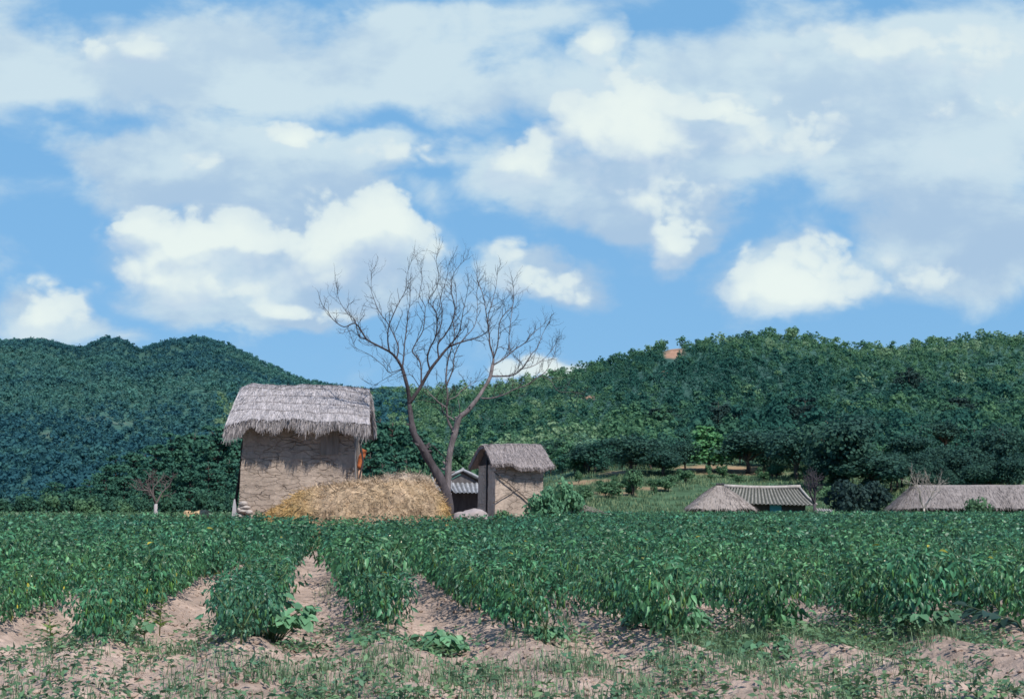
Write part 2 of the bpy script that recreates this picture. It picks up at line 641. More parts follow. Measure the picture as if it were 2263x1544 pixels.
def pepper_plant(seed, h=0.66, r=0.30, n=170, lsize=0.095):
    rng = np.random.default_rng(seed)
    st = MB()
    green = np.array([0.10, 0.16, 0.07])
    fork = np.array([rng.normal(0, 0.02), rng.normal(0, 0.02), 0.24 * h])
    tube(st, [[0, 0, -0.05], fork * 0.5 + rng.normal(0, 0.006, 3), fork], [0.011, 0.009, 0.008], 5, green * 0.9)
    for k in range(4):
        a = k * PI / 2 + rng.random()
        b = fork + np.array([math.cos(a) * r * 0.4, math.sin(a) * r * 0.4, 0.32 * h])
        tube(st, [fork, (fork + b) / 2 + rng.normal(0, 0.012, 3), b], [0.007, 0.006, 0.005], 4, green)
        for j in range(2):
            a2 = a + (j - 0.5) * 1.3
            c = b + np.array([math.cos(a2) * r * 0.42, math.sin(a2) * r * 0.42, (0.25 + 0.15 * rng.random()) * h])
            tube(st, [b, (b + c) / 2 + rng.normal(0, 0.012, 3), c], [0.005, 0.004, 0.002], 4, green * 1.1)
    lv = MB()
    P, R, s, C = pepper_leaves(rng, n, h, r, lsize=lsize)
    lv.scatter(LF, P, R, s, C)
    # hanging green pods
    pods = MB()
    for k in range(7):
        a = rng.random() * 2 * PI
        rr = r * (0.4 + 0.5 * rng.random())
        p = np.array([math.cos(a) * rr, math.sin(a) * rr, h * (0.4 + 0.4 * rng.random())])
        q = p + np.array([rng.normal(0, 0.015), rng.normal(0, 0.015), -0.08 - 0.03 * rng.random()])
        tube(pods, [p, p * 0.75 + q * 0.25, p * 0.4 + q * 0.6, q], [0.004, 0.009, 0.008, 0.001], 5, np.array([0.09, 0.19, 0.05]) * (0.7 + 0.6 * rng.random()))
    # small pale flowers
    nf = 5
    P2, R2, s2, _ = pepper_leaves(rng, nf, h * 1.02, r)
    lv.scatter(LK, P2, R2, np.full(nf, 0.022), np.tile(np.array([[0.6, 0.62, 0.5]]), (nf, 1)))
    lv.merge(pods)
    return st, lv


def rot_z(a):
    a = np.asarray(a, float)
    c, s, z, o = np.cos(a), np.sin(a), np.zeros_like(a), np.ones_like(a)
    return np.stack([np.stack([c, -s, z], -1), np.stack([s, c, z], -1), np.stack([z, z, o], -1)], -2)


# where a row starts (nearest plant) in distance, as a function of the row
def row_start(k):
    return {-1: 10.9, -2: 10.8, 0: 11.9, 1: 11.2, 2: 11.0, 3: 11.9}.get(k, 11.7 + 0.8 * math.sin(k * 1.7))


def in_field(x, y):
    """the pepper field: stops before the haystack and the barns, runs on to the village on the right"""
    a = x / y
    px = 1131.5 + FPX * a
    lim = np.interp(px, [-400, 480, 560, 640, 1000, 1080, 1250, 1300, 2263, 3000], [46, 46, 42.5, 38.3, 38.3, 47, 53, 82, 82, 82])
    gap = (px > 700) & (px < 752) & (y > 24) & (y < 40)
    return (y < lim) & ~gap


def lay_rows():
    rng = np.random.default_rng(99)
    pts = []
    for k in range(-45, 60):
        u = U0 + k * ROW
        s = 8.0
        y0 = row_start(k)
        while s < 100:
            s += 0.33 + 0.1 * rng.random()
            p = RP * (u + rng.normal(0, 0.05 + 0.13 * float(sstep(s, 17, 30)))) + RD * s
            x, y = p
            if y < y0 or y > 92:
                continue
            if abs(x / y) > 0.43 + 1.0 / y:
                continue
            # gaps where plants are missing
            if vnoise(np.array([u * 0.9, y * 0.8, 1.0]), 5) > 0.93:
                continue
            pts.append((x, y, k))
    P = np.array(pts)
    return P[in_field(P[:, 0], P[:, 1])]


PLANTS = lay_rows()
order = np.argsort(PLANTS[:, 1])
PLANTS = PLANTS[order]
NEAR_N = 290
protos = []
for i in range(12):
    st, lv = pepper_plant(100 + i, h=0.58 + 0.04 * (i % 4), r=0.29 + 0.03 * (i % 3), n=210 + 30 * (i % 4), lsize=0.068 + 0.006 * (i % 4))
    tn = np.array([[1, 1, 1], [1.25, 1.12, 0.95], [0.8, 0.85, 0.95], [1.05, 1.15, 1.1], [0.9, 1.0, 0.85], [1.4, 1.3, 1.05]][i % 6])
    lv.C = [c * tn for c in lv.C]
    protos.append((st.mesh('stem', M_stem), lv.mesh('leaves', M_leaf)))


def plant_scale(y, rng):
    return (0.90 + 0.24 * float(sstep(y, 14, 30))) * (0.68 + 0.54 * rng.random())


rng = np.random.default_rng(5)
ROWN = {-2: 'leftmost visible row', -1: 'first row left of the wide bare furrow', 0: 'row behind the low bean plants left of centre', 1: 'row between the two bare furrows at the centre',
        2: 'row right of the centre furrow', 3: 'row beside the tall bean plants'}
seen_row = set()
for (x, y, k) in PLANTS[:NEAR_N]:
    m = protos[rng.integers(12)]
    lab = 'leafy green pepper plant standing in the front rows of the field'
    k = int(k)
    if k in ROWN and k not in seen_row:
        seen_row.add(k)
    t = thing('pepper_plant', lab, 'pepper plant', (x, y, float(field_z(np.array(x), np.array(y)))), rng.random() * 6.28, 'pepper plants in the front rows')
    s = plant_scale(y, rng)
    t.scale = (s, s, s * (0.92 + 0.16 * rng.random()))
    for nm, me in zip(('stem', 'leaves'), m):
        o = bpy.data.objects.new(nm, me)
        COL.objects.link(o)
        o.parent = t

# the rest of the field as one mass
def far_field():
    rng = np.random.default_rng(6)
    mb = MB()
    rest = PLANTS[NEAR_N:]
    for lo, hi, n, ls in ((0, 26, 230, 0.074), (26, 40, 160, 0.078), (40, 60, 110, 0.092), (60, 99, 80, 0.105)):
        sel = rest[(rest[:, 1] >= lo) & (rest[:, 1] < hi)]
        if len(sel) == 0:
            continue
        z = field_z(sel[:, 0], sel[:, 1])
        tms = []
        for v in range(6):
            P, R, s, C = pepper_leaves(np.random.default_rng(200 + v), n, 0.64, 0.37, lsize=ls)
            b = MB()
            b.scatter(LK, P, R, s * 1.05, C)
            tube(b, [[0, 0, -0.05], [0.01, 0, 0.2], [0.02, 0.02, 0.45]], [0.012, 0.008, 0.004], 3, (0.1, 0.15, 0.07), cap=False)
            tms.append(b.arrays())
        pick = rng.integers(0, 6, len(sel))
        sc = (0.90 + 0.24 * sstep(sel[:, 1], 14, 30) - 0.12 * sstep(sel[:, 1], 48, 70)) * (0.68 + 0.56 * rng.random(len(sel)))
        for v in range(6):
            q = pick == v
            if not q.any():
                continue
            pos = np.stack([sel[q, 0], sel[q, 1], z[q]], -1)
            cm = (0.7 + 0.65 * rng.random((q.sum(), 1))) * (1 + np.array([[0.35, 0.1, -0.15]]) * rng.normal(0, 0.5, (q.sum(), 1)))
            cm = np.clip(cm, 0.3, 2)
            mb.scatter(tms[v], pos, rot_z(rng.random(q.sum()) * 6.28), sc[q], cm)
    o = mb.build('pepper_field', M_leaf)
    tag(o, 'dense green pepper crop filling the field behind the front rows', 'crop', kind='stuff')


far_field()


def straw_blades(mb, P, D, Lh, W, C, rng, n_up=None):
    """tapered straw blades: from P along D, widths W"""
    n = len(P)
    if n_up is None:
        side = unit(np.cross(D, rnd_dir(n, rng)))
    else:
        side = unit(np.cross(D, n_up))
    w = side * np.asarray(W)[:, None] * 0.5
    e = P + D * np.asarray(Lh)[:, None]
    V = np.stack([P - w, P + w, e + w * 0.35, e - w * 0.35], 1).reshape(-1, 3)
    k = np.arange(n)[:, None] * 4
    mb.add(V, k + np.array([[0, 1, 2, 3]]), None, np.repeat(C, 4, 0))


# soil clods lying in the furrows
def clods():
    rng = np.random.default_rng(12)
    tms = []
    for v in range(5):
        b = MB()
        lump(b, (0, 0, 0), (1, 0.75, 0.55), np.array([0.40, 0.305, 0.25]), v, 6, 1.1)
        tms.append(b.arrays())
    mb = MB()
    n = 9000
    y = 7.5 + 16 * rng.random(n) ** 1.4
    x = (rng.random(n) * 2 - 1) * 0.45 * y
    z = field_z(x, y)
    sz = 0.008 + 0.030 * rng.random(n) ** 4
    pick = rng.integers(0, 5, n)
    for v in range(5):
        q = pick == v
        mb.scatter(tms[v], np.stack([x, y, z + sz * 0.2], -1)[q], rot_z(rng.random(q.sum()) * 6.28), sz[q], 0.8 + 0.35 * rng.random((q.sum(), 1)) * np.ones(3))
    m = 3500
    y = 8 + 14 * rng.random(m)
    x = (rng.random(m) * 2 - 1) * 0.42 * y
    z = field_z(x, y) + 0.012
    d = unit(rng.normal(0, 1, (m, 3)) * [1, 1, 0.15])
    straw_blades(mb, np.stack([x, y, z], -1), d, 0.03 + 0.09 * rng.random(m), 0.003 + 0.008 * rng.random(m), np.array([0.34, 0.27, 0.20]) * (0.4 + 0.9 * rng.random((m, 1))), rng, np.tile([0, 0, 1.0], (m, 1)))
    tag(mb.build('dirt_clods', M_soil, smooth=False), 'dry crumbly soil clods and plant litter strewn over the furrows', 'dirt', kind='stuff')


clods()


# ------------------------------------------------------------------ weeds in front
def bean_plant(seed, w, h, n, lsize, light=1.0):
    rng = np.random.default_rng(seed)
    st, lv = MB(), MB()
    cg = np.array([0.075, 0.165, 0.085]) * light
    for k in range(n):
        a = rng.random() * 2 * PI
        rr = w * math.sqrt(rng.random())
        tip = np.array([rr * math.cos(a), rr * math.sin(a) * 0.8, h * (0.35 + 0.65 * rng.random()) * (1 - 0.4 * (rr / w) ** 2)])
        root = np.array([tip[0] * 0.25, tip[1] * 0.25, -0.03])
        tube(st, [root, (root + tip) / 2 + [0, 0, 0.25 * tip[2]], tip], [0.005, 0.004, 0.002], 4, (0.14, 0.2, 0.1), cap=False)
        for j in range(3):
            a2 = a + (j - 1) * 1.1 + rng.normal(0, 0.3)
            d = np.array([math.cos(a2), math.sin(a2), -0.35 + rng.normal(0, 0.25)])
            nn = np.array([0.2 * math.cos(a2), 0.2 * math.sin(a2) - 0.2, 1.0]) + rng.normal(0, 0.3, 3)
            lv.scatter(leaf_fine(1, 0.72, 0.22, 0.1), [tip], frames(d[None], nn[None]), lsize * (0.65 + 0.7 * rng.random()), [cg * (0.65 + 0.8 * rng.random())])
    return st, lv


def put_plant(name, label, cat, px, py, sl, group=None, rotz=0.0, Y=None):
    a, e = ae(px, py)
    if Y is None:
        Y = EYE / -e
    x = a * Y
    t = thing(name, label, cat, (x, Y, float(field_z(np.array(x), np.array(Y)))), rotz, group)
    st, lv = sl
    st.build('stem', M_stem, t)
    lv.build('leaves', M_broad, t)
    return t


put_plant('bean_plant', 'broad-leaved pale green bean plant below the row left of centre', 'bean plant', 592, 1438, bean_plant(1, 0.42, 0.42, 74, 0.115, 1.35))
put_plant('bean_plant', 'low bright bean plant sprawling on bare soil at the centre foreground', 'bean plant', 960, 1448, bean_plant(2, 0.28, 0.22, 36, 0.115, 1.5))
put_plant('bean_plant', 'upright bean plant with round leaves in front of the right rows', 'bean plant', 1480, 1425, bean_plant(3, 0.40, 0.36, 56, 0.105, 1.35))
put_plant('bean_plant', 'small bean seedling between the centre row and the tall bean plant', 'bean plant', 1205, 1455, bean_plant(4, 0.16, 0.14, 10, 0.10, 1.2))
put_plant('bean_plant', 'leafy weed at the foot of the plants near the right edge', 'weed', 1705, 1462, bean_plant(5, 0.22, 0.2, 16, 0.09, 1.1))
put_plant('bean_plant', 'leafy weed beside the grass at the far right foreground', 'weed', 2050, 1440, bean_plant(6, 0.3, 0.3, 22, 0.10, 1.0))
put_plant('bean_plant', 'low leafy weed among the flower spikes at lower left', 'weed', 250, 1448, bean_plant(7, 0.34, 0.2, 26, 0.09, 1.0))
put_plant('bean_plant', 'weed growing in the furrow left of the centre row', 'weed', 820, 1462, bean_plant(8, 0.2, 0.16, 12, 0.08, 1.1))


def spike_weed(seed, h):
    rng = np.random.default_rng(seed)
    st, lv = MB(), MB()
    lean = rng.normal(0, 0.05, 2)
    pts = [[lean[0] * t * t, lean[1] * t * t, h * t - 0.03] for t in np.linspace(0, 1, 6)]
    tube(st, pts, np.linspace(0.007, 0.002, 6), 4, (0.22, 0.26, 0.09))
    n = int(90 * h)
    t = 0.15 + 0.85 * rng.random(n)
    a = rng.random(n) * 6.28
    P = np.stack([lean[0] * t * t, lean[1] * t * t, h * t], -1)
    d = unit(np.stack([np.cos(a), np.sin(a), 0.35 + 0.3 * rng.random(n)], -1))
    s = (0.03 + 0.10 * (1 - t)) * (0.7 + 0.6 * rng.random(n))
    C = np.array([0.13, 0.20, 0.06]) * (0.6 + 0.8 * rng.random((n, 1)))
    lv.scatter(leaf_kite(1, 0.34, 0.05, 0.1), P, frames(d, np.tile([0, 0, 1.0], (n, 1)) + rng.normal(0, 0.3, (n, 3))), s, C)
    return st, lv


for i, (px, py, h, lab) in enumerate(((195, 1432, 0.40, 'tall yellow-green weed spike on bare soil at lower left'), (112, 1450, 0.46, 'weed spike at the lower left corner'),
                                      (318, 1440, 0.42, 'weed spike left of the pair beside the bare furrow'), (352, 1420, 0.50, 'tallest weed spike, beside the first bare furrow'),
                                      (268, 1452, 0.24, 'short weed spike between taller ones at lower left'), (1895, 1435, 0.3, 'thin weed spike at the lower right'))):
    put_plant('weed_spike', lab, 'weed', px, py, spike_weed(40 + i, h))


def near_branch():
    """dark leafy sprig that leans in at the lower right, close to the camera"""
    rng = np.random.default_rng(77)
    st, lv = MB(), MB()
    tip = np.array([-0.30, 0.0, 0.66])
    pts = [np.array([0.25, 0, -0.03]), np.array([0.22, 0, 0.3]), np.array([0.05, 0, 0.55]), tip]
    tube(st, pts, [0.012, 0.010, 0.007, 0.003], 5, (0.05, 0.07, 0.04))
    for k in range(26):
        t = 0.25 + 0.75 * rng.random()
        i = min(int(t * 3), 2)
        p = pts[i] * (1 - (t * 3 - i)) + pts[i + 1] * (t * 3 - i)
        d = unit(np.array([rng.normal(-0.5, 0.6), rng.normal(0, 0.5), rng.normal(0.05, 0.5)]))
        lv.scatter(leaf_fine(1, 0.5, 0.3, 0.08), [p], frames(d[None], np.array([[rng.normal(0, 0.5), -0.5, 1.0]])), 0.11 * (0.7 + 0.6 * rng.random()), [np.array([0.022, 0.05, 0.038]) * (0.7 + 0.7 * rng.random())])
    return st, lv


put_plant('leafy_sprig', 'dark leafy sprig leaning in at the lower right corner', 'plant', 2235, 1500, near_branch(), Y=8.3)


def grass_blades(mb, x, y, z, n_per, hgt, spread, cA, cB, rng, wid=0.006):
    n = len(x) * n_per
    bx = np.repeat(x, n_per) + rng.normal(0, spread, n)
    by = np.repeat(y, n_per) + rng.normal(0, spread, n)
    bz = np.repeat(z, n_per)
    h = hgt * (0.5 + 0.8 * rng.random(n))
    a = rng.random(n) * 6.28
    bend = 0.25 + 0.6 * rng.random(n)
    d = np.stack([np.cos(a), np.sin(a), np.zeros(n)], -1)
    w = np.stack([-np.sin(a), np.cos(a), np.zeros(n)], -1) * wid
    p0 = np.stack([bx, by, bz], -1)
    p1 = p0 + d * (h * bend * 0.3)[:, None] + np.array([0, 0, 1]) * (h * 0.6)[:, None]
    p2 = p0 + d * (h * bend)[:, None] + np.array([0, 0, 1]) * (h * (1 - 0.35 * bend))[:, None]
    V = np.stack([p0 - w, p0 + w, p1 + w * 0.8, p1 - w * 0.8, p2], 1).reshape(-1, 3)
    k = np.arange(n)[:, None] * 5
    c = cA + (cB - cA) * rng.random((n, 1))
    mb.add(V, k + np.array([[0, 1, 2, 3]]), k + np.array([[3, 2, 4]]), np.repeat(c, 5, 0))


def near_grass():
    rng = np.random.default_rng(31)
    mb = MB()
    spots = []
    for (px, py, rx, ry, n) in ((1640, 1436, 110, 16, 60), (1560, 1446, 60, 10, 26), (1880, 1445, 150, 12, 26), (1180, 1455, 60, 10, 8), (2080, 1440, 110, 20, 34),
                                (300, 1452, 120, 8, 16), (1131, 1500, 1150, 34, 130), (1131, 1530, 1150, 20, 70), (1131, 1575, 1150, 26, 80), (1240, 1400, 50, 40, 8), (735, 1345, 26, 40, 8)):
        for _ in range(n):
            a, e = ae(px + rng.normal(0, 0.5) * rx, py + rng.normal(0, 0.5) * ry)
            Y = EYE / -e
            spots.append((a * Y, Y))
    S = np.array(spots)
    grass_blades(mb, S[:, 0], S[:, 1], field_z(S[:, 0], S[:, 1]), 22, 0.13, 0.07, np.array([0.07, 0.15, 0.08]), np.array([0.17, 0.25, 0.13]), rng, 0.003)
    tag(mb.build('grass', M_broad), 'low wispy grass growing along the near edge of the field', 'grass', kind='stuff')


near_grass()


def near_weeds():
    rng = np.random.default_rng(36)
    mb = MB()
    for w_ in range(600):
        q = rng.random()
        px = 1500 + 720 * rng.random() if q < 0.62 else 60 + 1500 * rng.random()
        py = 1392 + 62 * rng.random()
        if w_ >= 330:
            px, py = 2263 * rng.random(), 1452 + 150 * rng.random()
        a, e = ae(px, py)
        Y = EYE / -e
        c0 = np.array([a * Y, Y, float(field_z(np.array(a * Y), np.array(Y)))])
        n = int(10 + 22 * rng.random())
        sp = 0.05 + 0.07 * rng.random()
        P = c0 + np.stack([rng.normal(0, sp, n), rng.normal(0, sp, n), 0.015 + 0.11 * rng.random(n) * (0.5 + rng.random())], -1)
        d = unit(np.stack([rng.normal(0, 1, n), rng.normal(0, 1, n), rng.normal(0.15, 0.4, n)], -1))
        cg = np.array([0.06, 0.14, 0.08]) + np.array([0.06, 0.06, 0.01]) * rng.random()
        mb.scatter(leaf_kite(1, 0.45, 0.08, 0.12), P, frames(d, np.tile([0, 0, 1.0], (n, 1)) + rng.normal(0, 0.4, (n, 3))), 0.035 + 0.045 * rng.random(n), cg * (0.6 + 0.8 * rng.random((n, 1))))
    tag(mb.build('low_weeds', M_broad), 'low leafy weeds sprinkled over the bare soil in the foreground', 'weeds', kind='stuff')


near_weeds()


# ------------------------------------------------------------------ thatch and walls
TH = np.array([0.425, 0.395, 0.405])


def thatch_surface(s, t, hl_r, hl_e, dep, zr, ze, sag, seed, crown=0.0):
    """s along the ridge -1..1, t across -1 (front eave)..1 (back eave)"""
    at_ = np.abs(t)
    hl = hl_r + (hl_e - hl_r) * at_ ** 1.2
    x = s * hl
    y = t * dep
    rnd = 0.12 * (1 - at_) * np.exp(-(at_ / 0.12) ** 2)
    z = zr + (ze - zr) * (at_ ** 1.08) - rnd - sag * np.abs(s) ** 5 + crown * (1 - at_) * np.exp(-((s + 0.85) / 0.12) ** 2)
    q = np.stack([x * 1.3, y * 1.3, z * 1.3], -1)
    z = z + 0.12 * fbm(q, 3, seed) + 0.05 * fbm(q * 4, 2, seed + 3)
    # the eave edge hangs unevenly
    z = z - 0.42 * np.clip(fbm(np.stack([x * 1.3, t * 0 + 2, t * 0], -1), 3, seed + 9) + 0.05, -0.3, 1) * sstep(at_, 0.72, 1.0)
    return np.stack([x, y, z], -1)


def thatch_roof(parent, hl_r, hl_e, dep, zr, ze, sag, seed, thick=0.24, ns=70, nt=61, fringe=1500, straws=3500, fl=(0.16, 0.34), col=TH, crown=0.0, fringe_part=True, long_spots=(), wid=0.024):
    rng = np.random.default_rng(seed + 500)
    s = np.linspace(-1, 1, ns)
    t = np.linspace(-1, 1, nt)
    S, T = np.meshgrid(s, t, indexing='ij')
    P = thatch_surface(S, T, hl_r, hl_e, dep, zr, ze, sag, seed, crown)
    low = P.copy()
    low[..., 2] -= thick
    low[..., 0] *= 0.965
    low[..., 1] *= 0.955
    n = fbm(P * 1.2, 3, seed + 2)[..., None]
    band = fbm(np.stack([P[..., 0] * 7, T * 0, T * 0], -1), 3, seed + 4)[..., None]
    C = col * (1 + 0.45 * n + 0.35 * band)
    mb = MB()
    F = grid_faces(ns, nt)
    mb.add(P.reshape(-1, 3), F[:, ::-1], None, C.reshape(-1, 3))
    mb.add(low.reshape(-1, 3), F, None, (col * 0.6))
    # rim
    idx = np.arange(ns * nt).reshape(ns, nt)
    loop = np.concatenate([idx[:, 0], idx[-1, 1:], idx[-2::-1, -1], idx[0, -2:0:-1]])
    l2 = np.roll(loop, -1)
    o = ns * nt
    V = np.concatenate([P.reshape(-1, 3), low.reshape(-1, 3)])
    mb2 = MB()
    mb.Q.append(np.stack([loop, l2, l2 + o, loop + o], -1))
    # loose straw lying down the slope
    ss = rng.random(straws) * 1.96 - 0.98
    tt = -(0.02 + 0.95 * rng.random(straws))
    back = rng.random(straws) < 0.3
    tt[back] *= -1
    p0 = thatch_surface(ss, tt, hl_r, hl_e, dep, zr, ze, sag, seed, crown)
    p1 = thatch_surface(ss, tt + np.sign(tt) * 0.05, hl_r, hl_e, dep, zr, ze, sag, seed, crown)
    d = unit(p1 - p0 + rng.normal(0, 0.008, p0.shape))
    d = unit(d + np.array([0, 0, 0.03]) + rng.normal(0, 0.13, p0.shape) * [1, 0.3, 0.3])
    up = np.tile(np.array([0, -0.5, 0.85]), (straws, 1))
    up[back] = [0, 0.5, 0.85]
    cc = col * (0.6 + 0.75 * rng.random((straws, 1)))
    straw_blades(mb, p0 + up * 0.012, d, 0.12 + 0.3 * rng.random(straws), wid * (0.5 + rng.random(straws)), cc, rng, up)
    roof = mb.build('roof', M_thatch, parent)
    if fringe:
        fb = MB()
        # hanging ends along the front and back eaves and both verges
        for side, cnt in (('f', fringe), ('b', fringe // 3), ('l', fringe // 4), ('r', fringe // 4)):
            a = rng.random(cnt) * 2 - 1
            if side in 'fb':
                tt = np.full(cnt, -1.0 if side == 'f' else 1.0) * (0.93 + 0.07 * rng.random(cnt))
                p = thatch_surface(a, tt, hl_r, hl_e, dep, zr, ze, sag, seed, crown)
                outw = np.tile([0, -1.0 if side == 'f' else 1.0, 0], (cnt, 1))
            else:
                sg = -1.0 if side == 'l' else 1.0
                p = thatch_surface(np.full(cnt, sg) * (0.97 + 0.03 * rng.random(cnt)), a, hl_r, hl_e, dep, zr, ze, sag, seed, crown)
                outw = np.tile([sg, 0, 0], (cnt, 1))
            cl = fbm(np.stack([p[:, 0] * 2.6, p[:, 1] * 2.6, p[:, 2] * 0], -1), 3, seed + 7)
            L = (fl[0] + (fl[1] - fl[0]) * rng.random(cnt)) * (1 + 3.0 * cl)
            for (sx, wd, ex) in long_spots:
                if side == 'f':
                    L = L + ex * np.exp(-((a - sx) / wd) ** 2) * rng.random(cnt)
            if side in 'lr':
                L *= 0.6
            d = unit(outw * (0.25 + 0.25 * rng.random((cnt, 1))) + np.array([0, 0, -1.0]) + rng.normal(0, 0.14, (cnt, 3)) * [1, 1, 0.2])
            cc = col * (0.55 + 0.7 * rng.random((cnt, 1))) * np.array([1.02, 1.0, 0.97])
            p = p - np.array([0, 0, 1]) * (rng.random((cnt, 1)) * thick * 0.8)
            straw_blades(fb, p, d, np.clip(L, 0.06, 1), wid * 1.1 * (0.5 + rng.random(cnt)), cc, rng)
        fb.build('fringe', M_straw, roof)
    return roof


def mud_walls(bot, top, nu, nv, seed, disp, gable=None):
    """four battered walls from bottom and top corner lists (ccw from front left)"""
    bot, top = np.array(bot, float), np.array(top, float)
    mb = MB()
    cen = bot.mean(0)
    for k in range(4):
        a0, a1, b0, b1 = bot[k], bot[(k + 1) % 4], top[k], top[(k + 1) % 4]
        u = np.linspace(0, 1, nu)
        v = np.linspace(0, 1, nv)
        U, Vv = np.meshgrid(u, v, indexing='ij')
        P = (a0 * (1 - U[..., None]) + a1 * U[..., None]) * (1 - Vv[..., None]) + (b0 * (1 - U[..., None]) + b1 * U[..., None]) * Vv[..., None]
        nrm = unit(np.cross(a1 - a0, b0 - a0))
        rr = np.stack([P[..., 0] - cen[0], P[..., 1] - cen[1], np.zeros_like(U)], -1)
        n = fbm(P * 1.1, 4, seed) + 0.6 * fbm(P * np.array([1.3, 1.3, 7]), 4, seed + 1)
        P = P + unit(rr) * (disp * n)[..., None] * 2
        mb.add(P.reshape(-1, 3), grid_faces(nu, nv), None, (1, 1, 1))
    if gable is not None:
        for (i, j, ap) in gable:
            mb.add([top[i], top[j], ap], None, [[0, 1, 2]], (1, 1, 1))
    return mb


def pole(name, label, p0, p1, r0, r1, col=(0.16, 0.13, 0.11), group=None, seed=0, bend=0.03):
    rng = np.random.default_rng(seed)
    p0, p1 = np.asarray(p0, float), np.asarray(p1, float)
    t = thing(name, label, 'pole', tuple(p0), 0, group)
    pts = np.array([(p1 - p0) * f for f in np.linspace(0, 1, 7)])
    pts[1:-1] += rng.normal(0, bend, (5, 3)) * [1, 0.3, 0.1]
    mb = MB()
    tube(mb, pts, np.linspace(r0, r1, 7), 8, col)
    mb.build('shaft', M_wood, t)
    return t


# ---- the big drying barn
BX, BY = -7.42, 47.5
barn = thing('mud_barn', 'tall tan mud-walled barn with shaggy grey thatched roof behind the haystack', 'barn', (BX, BY, 0), math.radians(3))
w = mud_walls([(-2.12, -1.8, -0.1), (1.95, -1.8, -0.1), (1.95, 1.8, -0.1), (-2.62, 1.8, -0.1)],
              [(-1.90, -1.75, 4.25), (1.92, -1.75, 4.25), (1.85, 1.75, 4.25), (-2.05, 1.75, 4.25)], 70, 110, 3, 0.045,
              gable=[(1, 2, (1.88, 0, 5.3)), (3, 0, (-1.95, 0, 5.3))])
w.build('wall', M_mud, barn)
hm = MB()
V, Q = [], []
dark_panel_pts = [(0.78, -1.80, 3.05), (1.42, -1.80, 3.05), (1.42, -1.80, 3.95), (0.78, -1.80, 3.95)]
U_, W_ = np.meshgrid(np.linspace(0, 1, 13), np.linspace(0, 1, 9), indexing='ij')
HP = np.stack([0.72 + 0.62 * U_, -1.815 + 0.02 * (np.floor(U_ * 4.999) % 2) - 0.0 * W_, 3.02 + 0.92 * W_], -1)
hm.add(HP.reshape(-1, 3), grid_faces(13, 9), None, np.array([0.27, 0.225, 0.19]))  # darker panel high on the front wall
hm.build('dark_panel', M_wood, barn)
roof = thatch_roof(barn, 2.28, 2.44, 2.50, 5.70, 4.24, 0.14, 4, thick=0.26, fringe=4600, straws=9000, fl=(0.14, 0.34), wid=0.017, crown=0.10, long_spots=((0.0, 0.06, 0.28), (0.1, 0.04, 0.2), (0.95, 0.06, 0.22), (-0.95, 0.06, 0.15)))
for k, tq in enumerate((-0.08, -0.26, -0.46, -0.64, -0.82)):
    ss = np.linspace(-0.97, 0.985, 46)
    tt = tq + 0.02 * np.sin(ss * 3 + k) + 0.008 * np.sin(ss * 9 + k * 2) - 0.04 * ss
    rp = thatch_surface(ss, tt, 2.28, 2.44, 2.50, 5.70, 4.24, 0.14, 4, 0.10)
    rb = MB()
    tube(rb, rp + np.array([0, -0.01, 0.014]), 0.012, 5, (0.17, 0.145, 0.14))
    rb.build('rope', M_twig, roof)
# light ropes hanging down the wall in the shade of the eave
for k, (x0, z0, x1, z1) in enumerate(((-0.55, 3.9, -0.95, 3.1), (0.35, 3.8, 0.34, 3.25))):
    rb = MB()
    tube(rb, [(x0, -1.95, z0), ((x0 + x1) / 2, -1.93, (z0 + z1) / 2), (x1, -1.9, z1)], 0.008, 4, (0.4, 0.36, 0.32))
    rb.build('hanging_cord', M_twig, barn)

# poles, chimney pipe and stones around it
pole('corner_pole', 'dark wooden pole leaning at the left corner of the tall barn', at(514, 1150, 46.2) * [1, 1, 0] + [0, 0, -0.05], at(541, 950, 45.75), 0.06, 0.04, (0.05, 0.04, 0.035), seed=1)
pole('drying_pole', 'thin pole standing against the right front corner of the tall barn', at(789, 1160, 45.2) * [1, 1, 0], at(785, 940, 45.35), 0.03, 0.022, (0.20, 0.19, 0.19), seed=2)
pole('drying_pole', 'dark pole set apart from the right end of the tall barn', at(797, 1160, 46.6) * [1, 1, 0], at(796, 930, 46.3), 0.035, 0.03, (0.07, 0.065, 0.07), seed=3)
ch = thing('clay_chimney', 'orange fired clay chimney pipe beside the right end of the tall barn', 'chimney', tuple(at(793, 1160, 46.9) * [1, 1, 0]))
cb = MB()
tube(cb, [(0, 0, -0.05), (0.0, 0, 1.2), (0.01, 0, 2.0), (0.02, 0, 2.62)], [0.075, 0.072, 0.07, 0.068], 14, (0.50, 0.33, 0.24))
cb.build('lower_pipe', M_clay, ch)
cb = MB()
tube(cb, [(0.0, 0, 2.58), (0.02, 0, 2.66), (0.05, 0, 2.95), (0.09, 0, 2.99), (0.10, 0, 3.03), (0.14, 0, 3.2), (0.16, 0, 3.24)], [0.11, 0.105, 0.10, 0.12, 0.105, 0.10, 0.112], 14, (0.46, 0.145, 0.06))
cb.build('upper_pipe', M_clay, ch)

